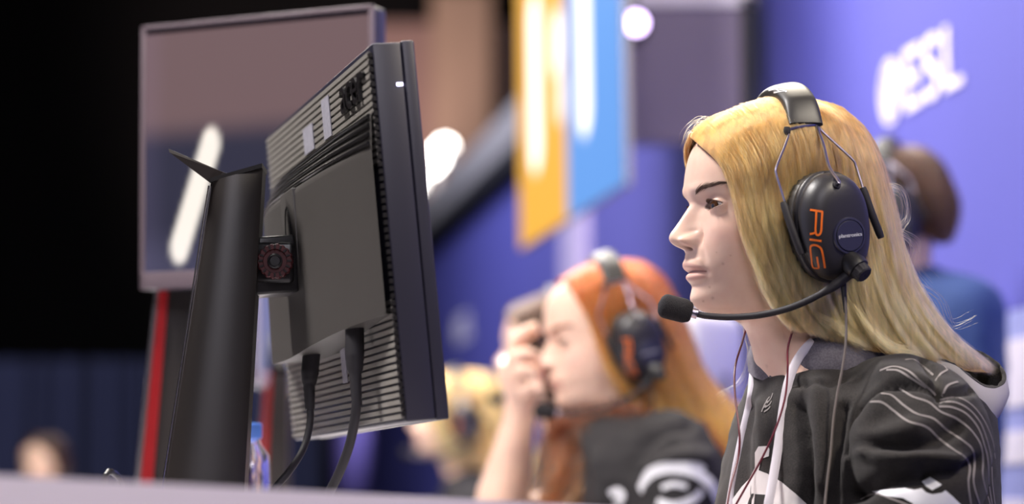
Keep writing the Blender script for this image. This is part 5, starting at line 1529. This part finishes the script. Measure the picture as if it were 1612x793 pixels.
o3 = P(868, 548, 5.3); far_player(o3, 10, 5.3, 'brown-haired player mostly hidden behind the red-haired woman\'s hand', 'black headset of the player hidden behind the red-haired woman', 'round black stool under the hidden brown-haired player', M['shirtdark'], M['brown_hair'], M['brown_base'], 1500, 21, Gsh, ring_for(o3, 5.3))
Gpuff = Gsh * np.array([1.0, 1.03, 1.04]); Gpuff[..., 0] = np.where(Gpuff[..., 0] < 0, Gpuff[..., 0] * 1.4, Gpuff[..., 0])
o4 = P(712, 652, 7.0); far_player(o4, 8, 7.0, 'player with curly pale blonde hair farther down the row', 'dark headset on the curly blonde player down the row', 'round black stool under the curly blonde player', M['shirtdark'], hair_mat('pale_hair', (0.62, 0.33, 0.10), (0.80, 0.52, 0.22)), mat('pale_underlayer', (0.55, 0.33, 0.13), .6), 2200, 22, Gpuff, ring_for(o4, 7.0), 11)
# ---- the man behind on the right, short hair
SH = [[p for p in g[:5]] for g in HAIR1]
def short(g):
    return [(x, y, v) for x, y, v in g[:4]] + [(g[4][0] - 22, g[4][1] - 5, g[4][2] * .9), (g[5][0] - 62, g[5][1] - 30, g[5][2] * .75)]
SHORT = [[(1100, 200, 6), (1122, 215, 50), (1150, 240, 82), (1168, 262, 96), (1180, 280, 101)], [(1130, 180, 6), (1160, 208, 62), (1185, 245, 94), (1195, 275, 104), (1202, 300, 106)]] + [short(g) for g in HAIR1[4:]]
SHORT = [[(1225 + (x - 1225) * .96, 330 + (y - 330) * .97, v * .97) for x, y, v in g] for g in SHORT]
Gs = guide_sheet(SHORT, 14)
o5 = P(1402, 330, 4.5)
far_player(o5, -18, 4.5, 'man with short brown hair in a blue sweatshirt behind the blonde woman', 'dark headset with pale pads on the man in blue', 'round black stool under the man in blue', M['shirtblue'], M['brown_hair'], M['brown_base'], 2200, 23, Gs, ring_for(o5, 4.5, 80), 1.5, nod=4)
# ---- a spectator far off in the dark
o6 = P(70, 735, 9.4)
far_player(o6, 70, 9.4, 'dark-haired spectator far off in the dark hall', None, 'round black stool under the far spectator', mat('yellow_jersey', (0.20, 0.16, 0.02), .8), M['brown_hair'], M['brown_base'], 800, 24, Gs, ring_for(o6, 9.4), 1.5, headset=False)

# ------------------------------------------------------------------ small things
def chair_back():
    c = P(1112, 552, 5.3); root = thing('white_chair', (c[0] + .22, c[1], 0), 'white padded chair back behind the red-haired woman', 'chair')
    b = MB(); b.box(c - Z * .02, np.array([.5, .86, 0]), np.array([.86, -.5, 0]), Z, .13, .035, .10, bev=.03); b.build('backrest', mat('white_leather', (0.85, 0.82, 0.82), .5), root)
    b = MB(); b.tube([np.array([c[0] + .03, c[1], c[2] - .05]), np.array([c[0] + .08, c[1], .5]), np.array([c[0] + .22, c[1], .45])], .018, 10); b.build('back_post', M['trimgrey'], root)
    b = MB(); b.box(np.array([c[0] + .22, c[1], .45]), X, Y, Z, .2, .2, .035, bev=.025); b.build('seat', M['logo'], root)
    b = MB(); b.tube([np.array([c[0] + .22, c[1], .02]), np.array([c[0] + .22, c[1], .42])], .025, 10); b.build('column', M['trimgrey'], root)
    b = MB(); b.tube([np.array([c[0] + .22, c[1], z_]) for z_ in (0, .012, .03)], [.22, .21, .04], 20); b.build('base', M['trimgrey'], root)
chair_back()
def bottle():
    c = P(394, 720, 2.95); root = thing('water_bottle', (c[0], c[1], DZ), 'small clear plastic bottle behind the blade stand', 'bottle')
    gm = mat('clear_plastic', (0.9, 0.9, 1.0), .05, trans=1.0, ior=1.4); zs = np.array([0, .004, .03, .06, .10, .13, .145, .152]); rs = np.array([.021, .024, .024, .022, .024, .022, .012, .011])
    b = MB(); b.tube([np.array([c[0], c[1], DZ + z_]) for z_ in zs], rs, 24); b.build('bottle_body', gm, root)
    b = MB(); b.tube([np.array([c[0], c[1], DZ + z_]) for z_ in (.150, .152, .166, .168)], [.0125, .0135, .0135, .012], 20); b.build('cap', mat('blue_cap', (.10, .25, .8), .4), root)
bottle()
def loop():
    q = [P(170, 880, 2.75), P(166, 800, 2.75), P(165, 755, 2.75), P(170, 743, 2.75), P(180, 745, 2.76), P(190, 760, 2.77), P(196, 820, 2.78), P(200, 880, 2.79)]
    for e in (0, -1): q[e][2] = DZ + .002
    b = MB(); b.tube(curve(q, 50), .0035, 10); o = b.build('cable_loop', mat('glossy_cord', (0.03, .03, .03), .12), None); tag(o, 'glossy dark cable looping up behind the lavender desk panel', 'cable')
loop()
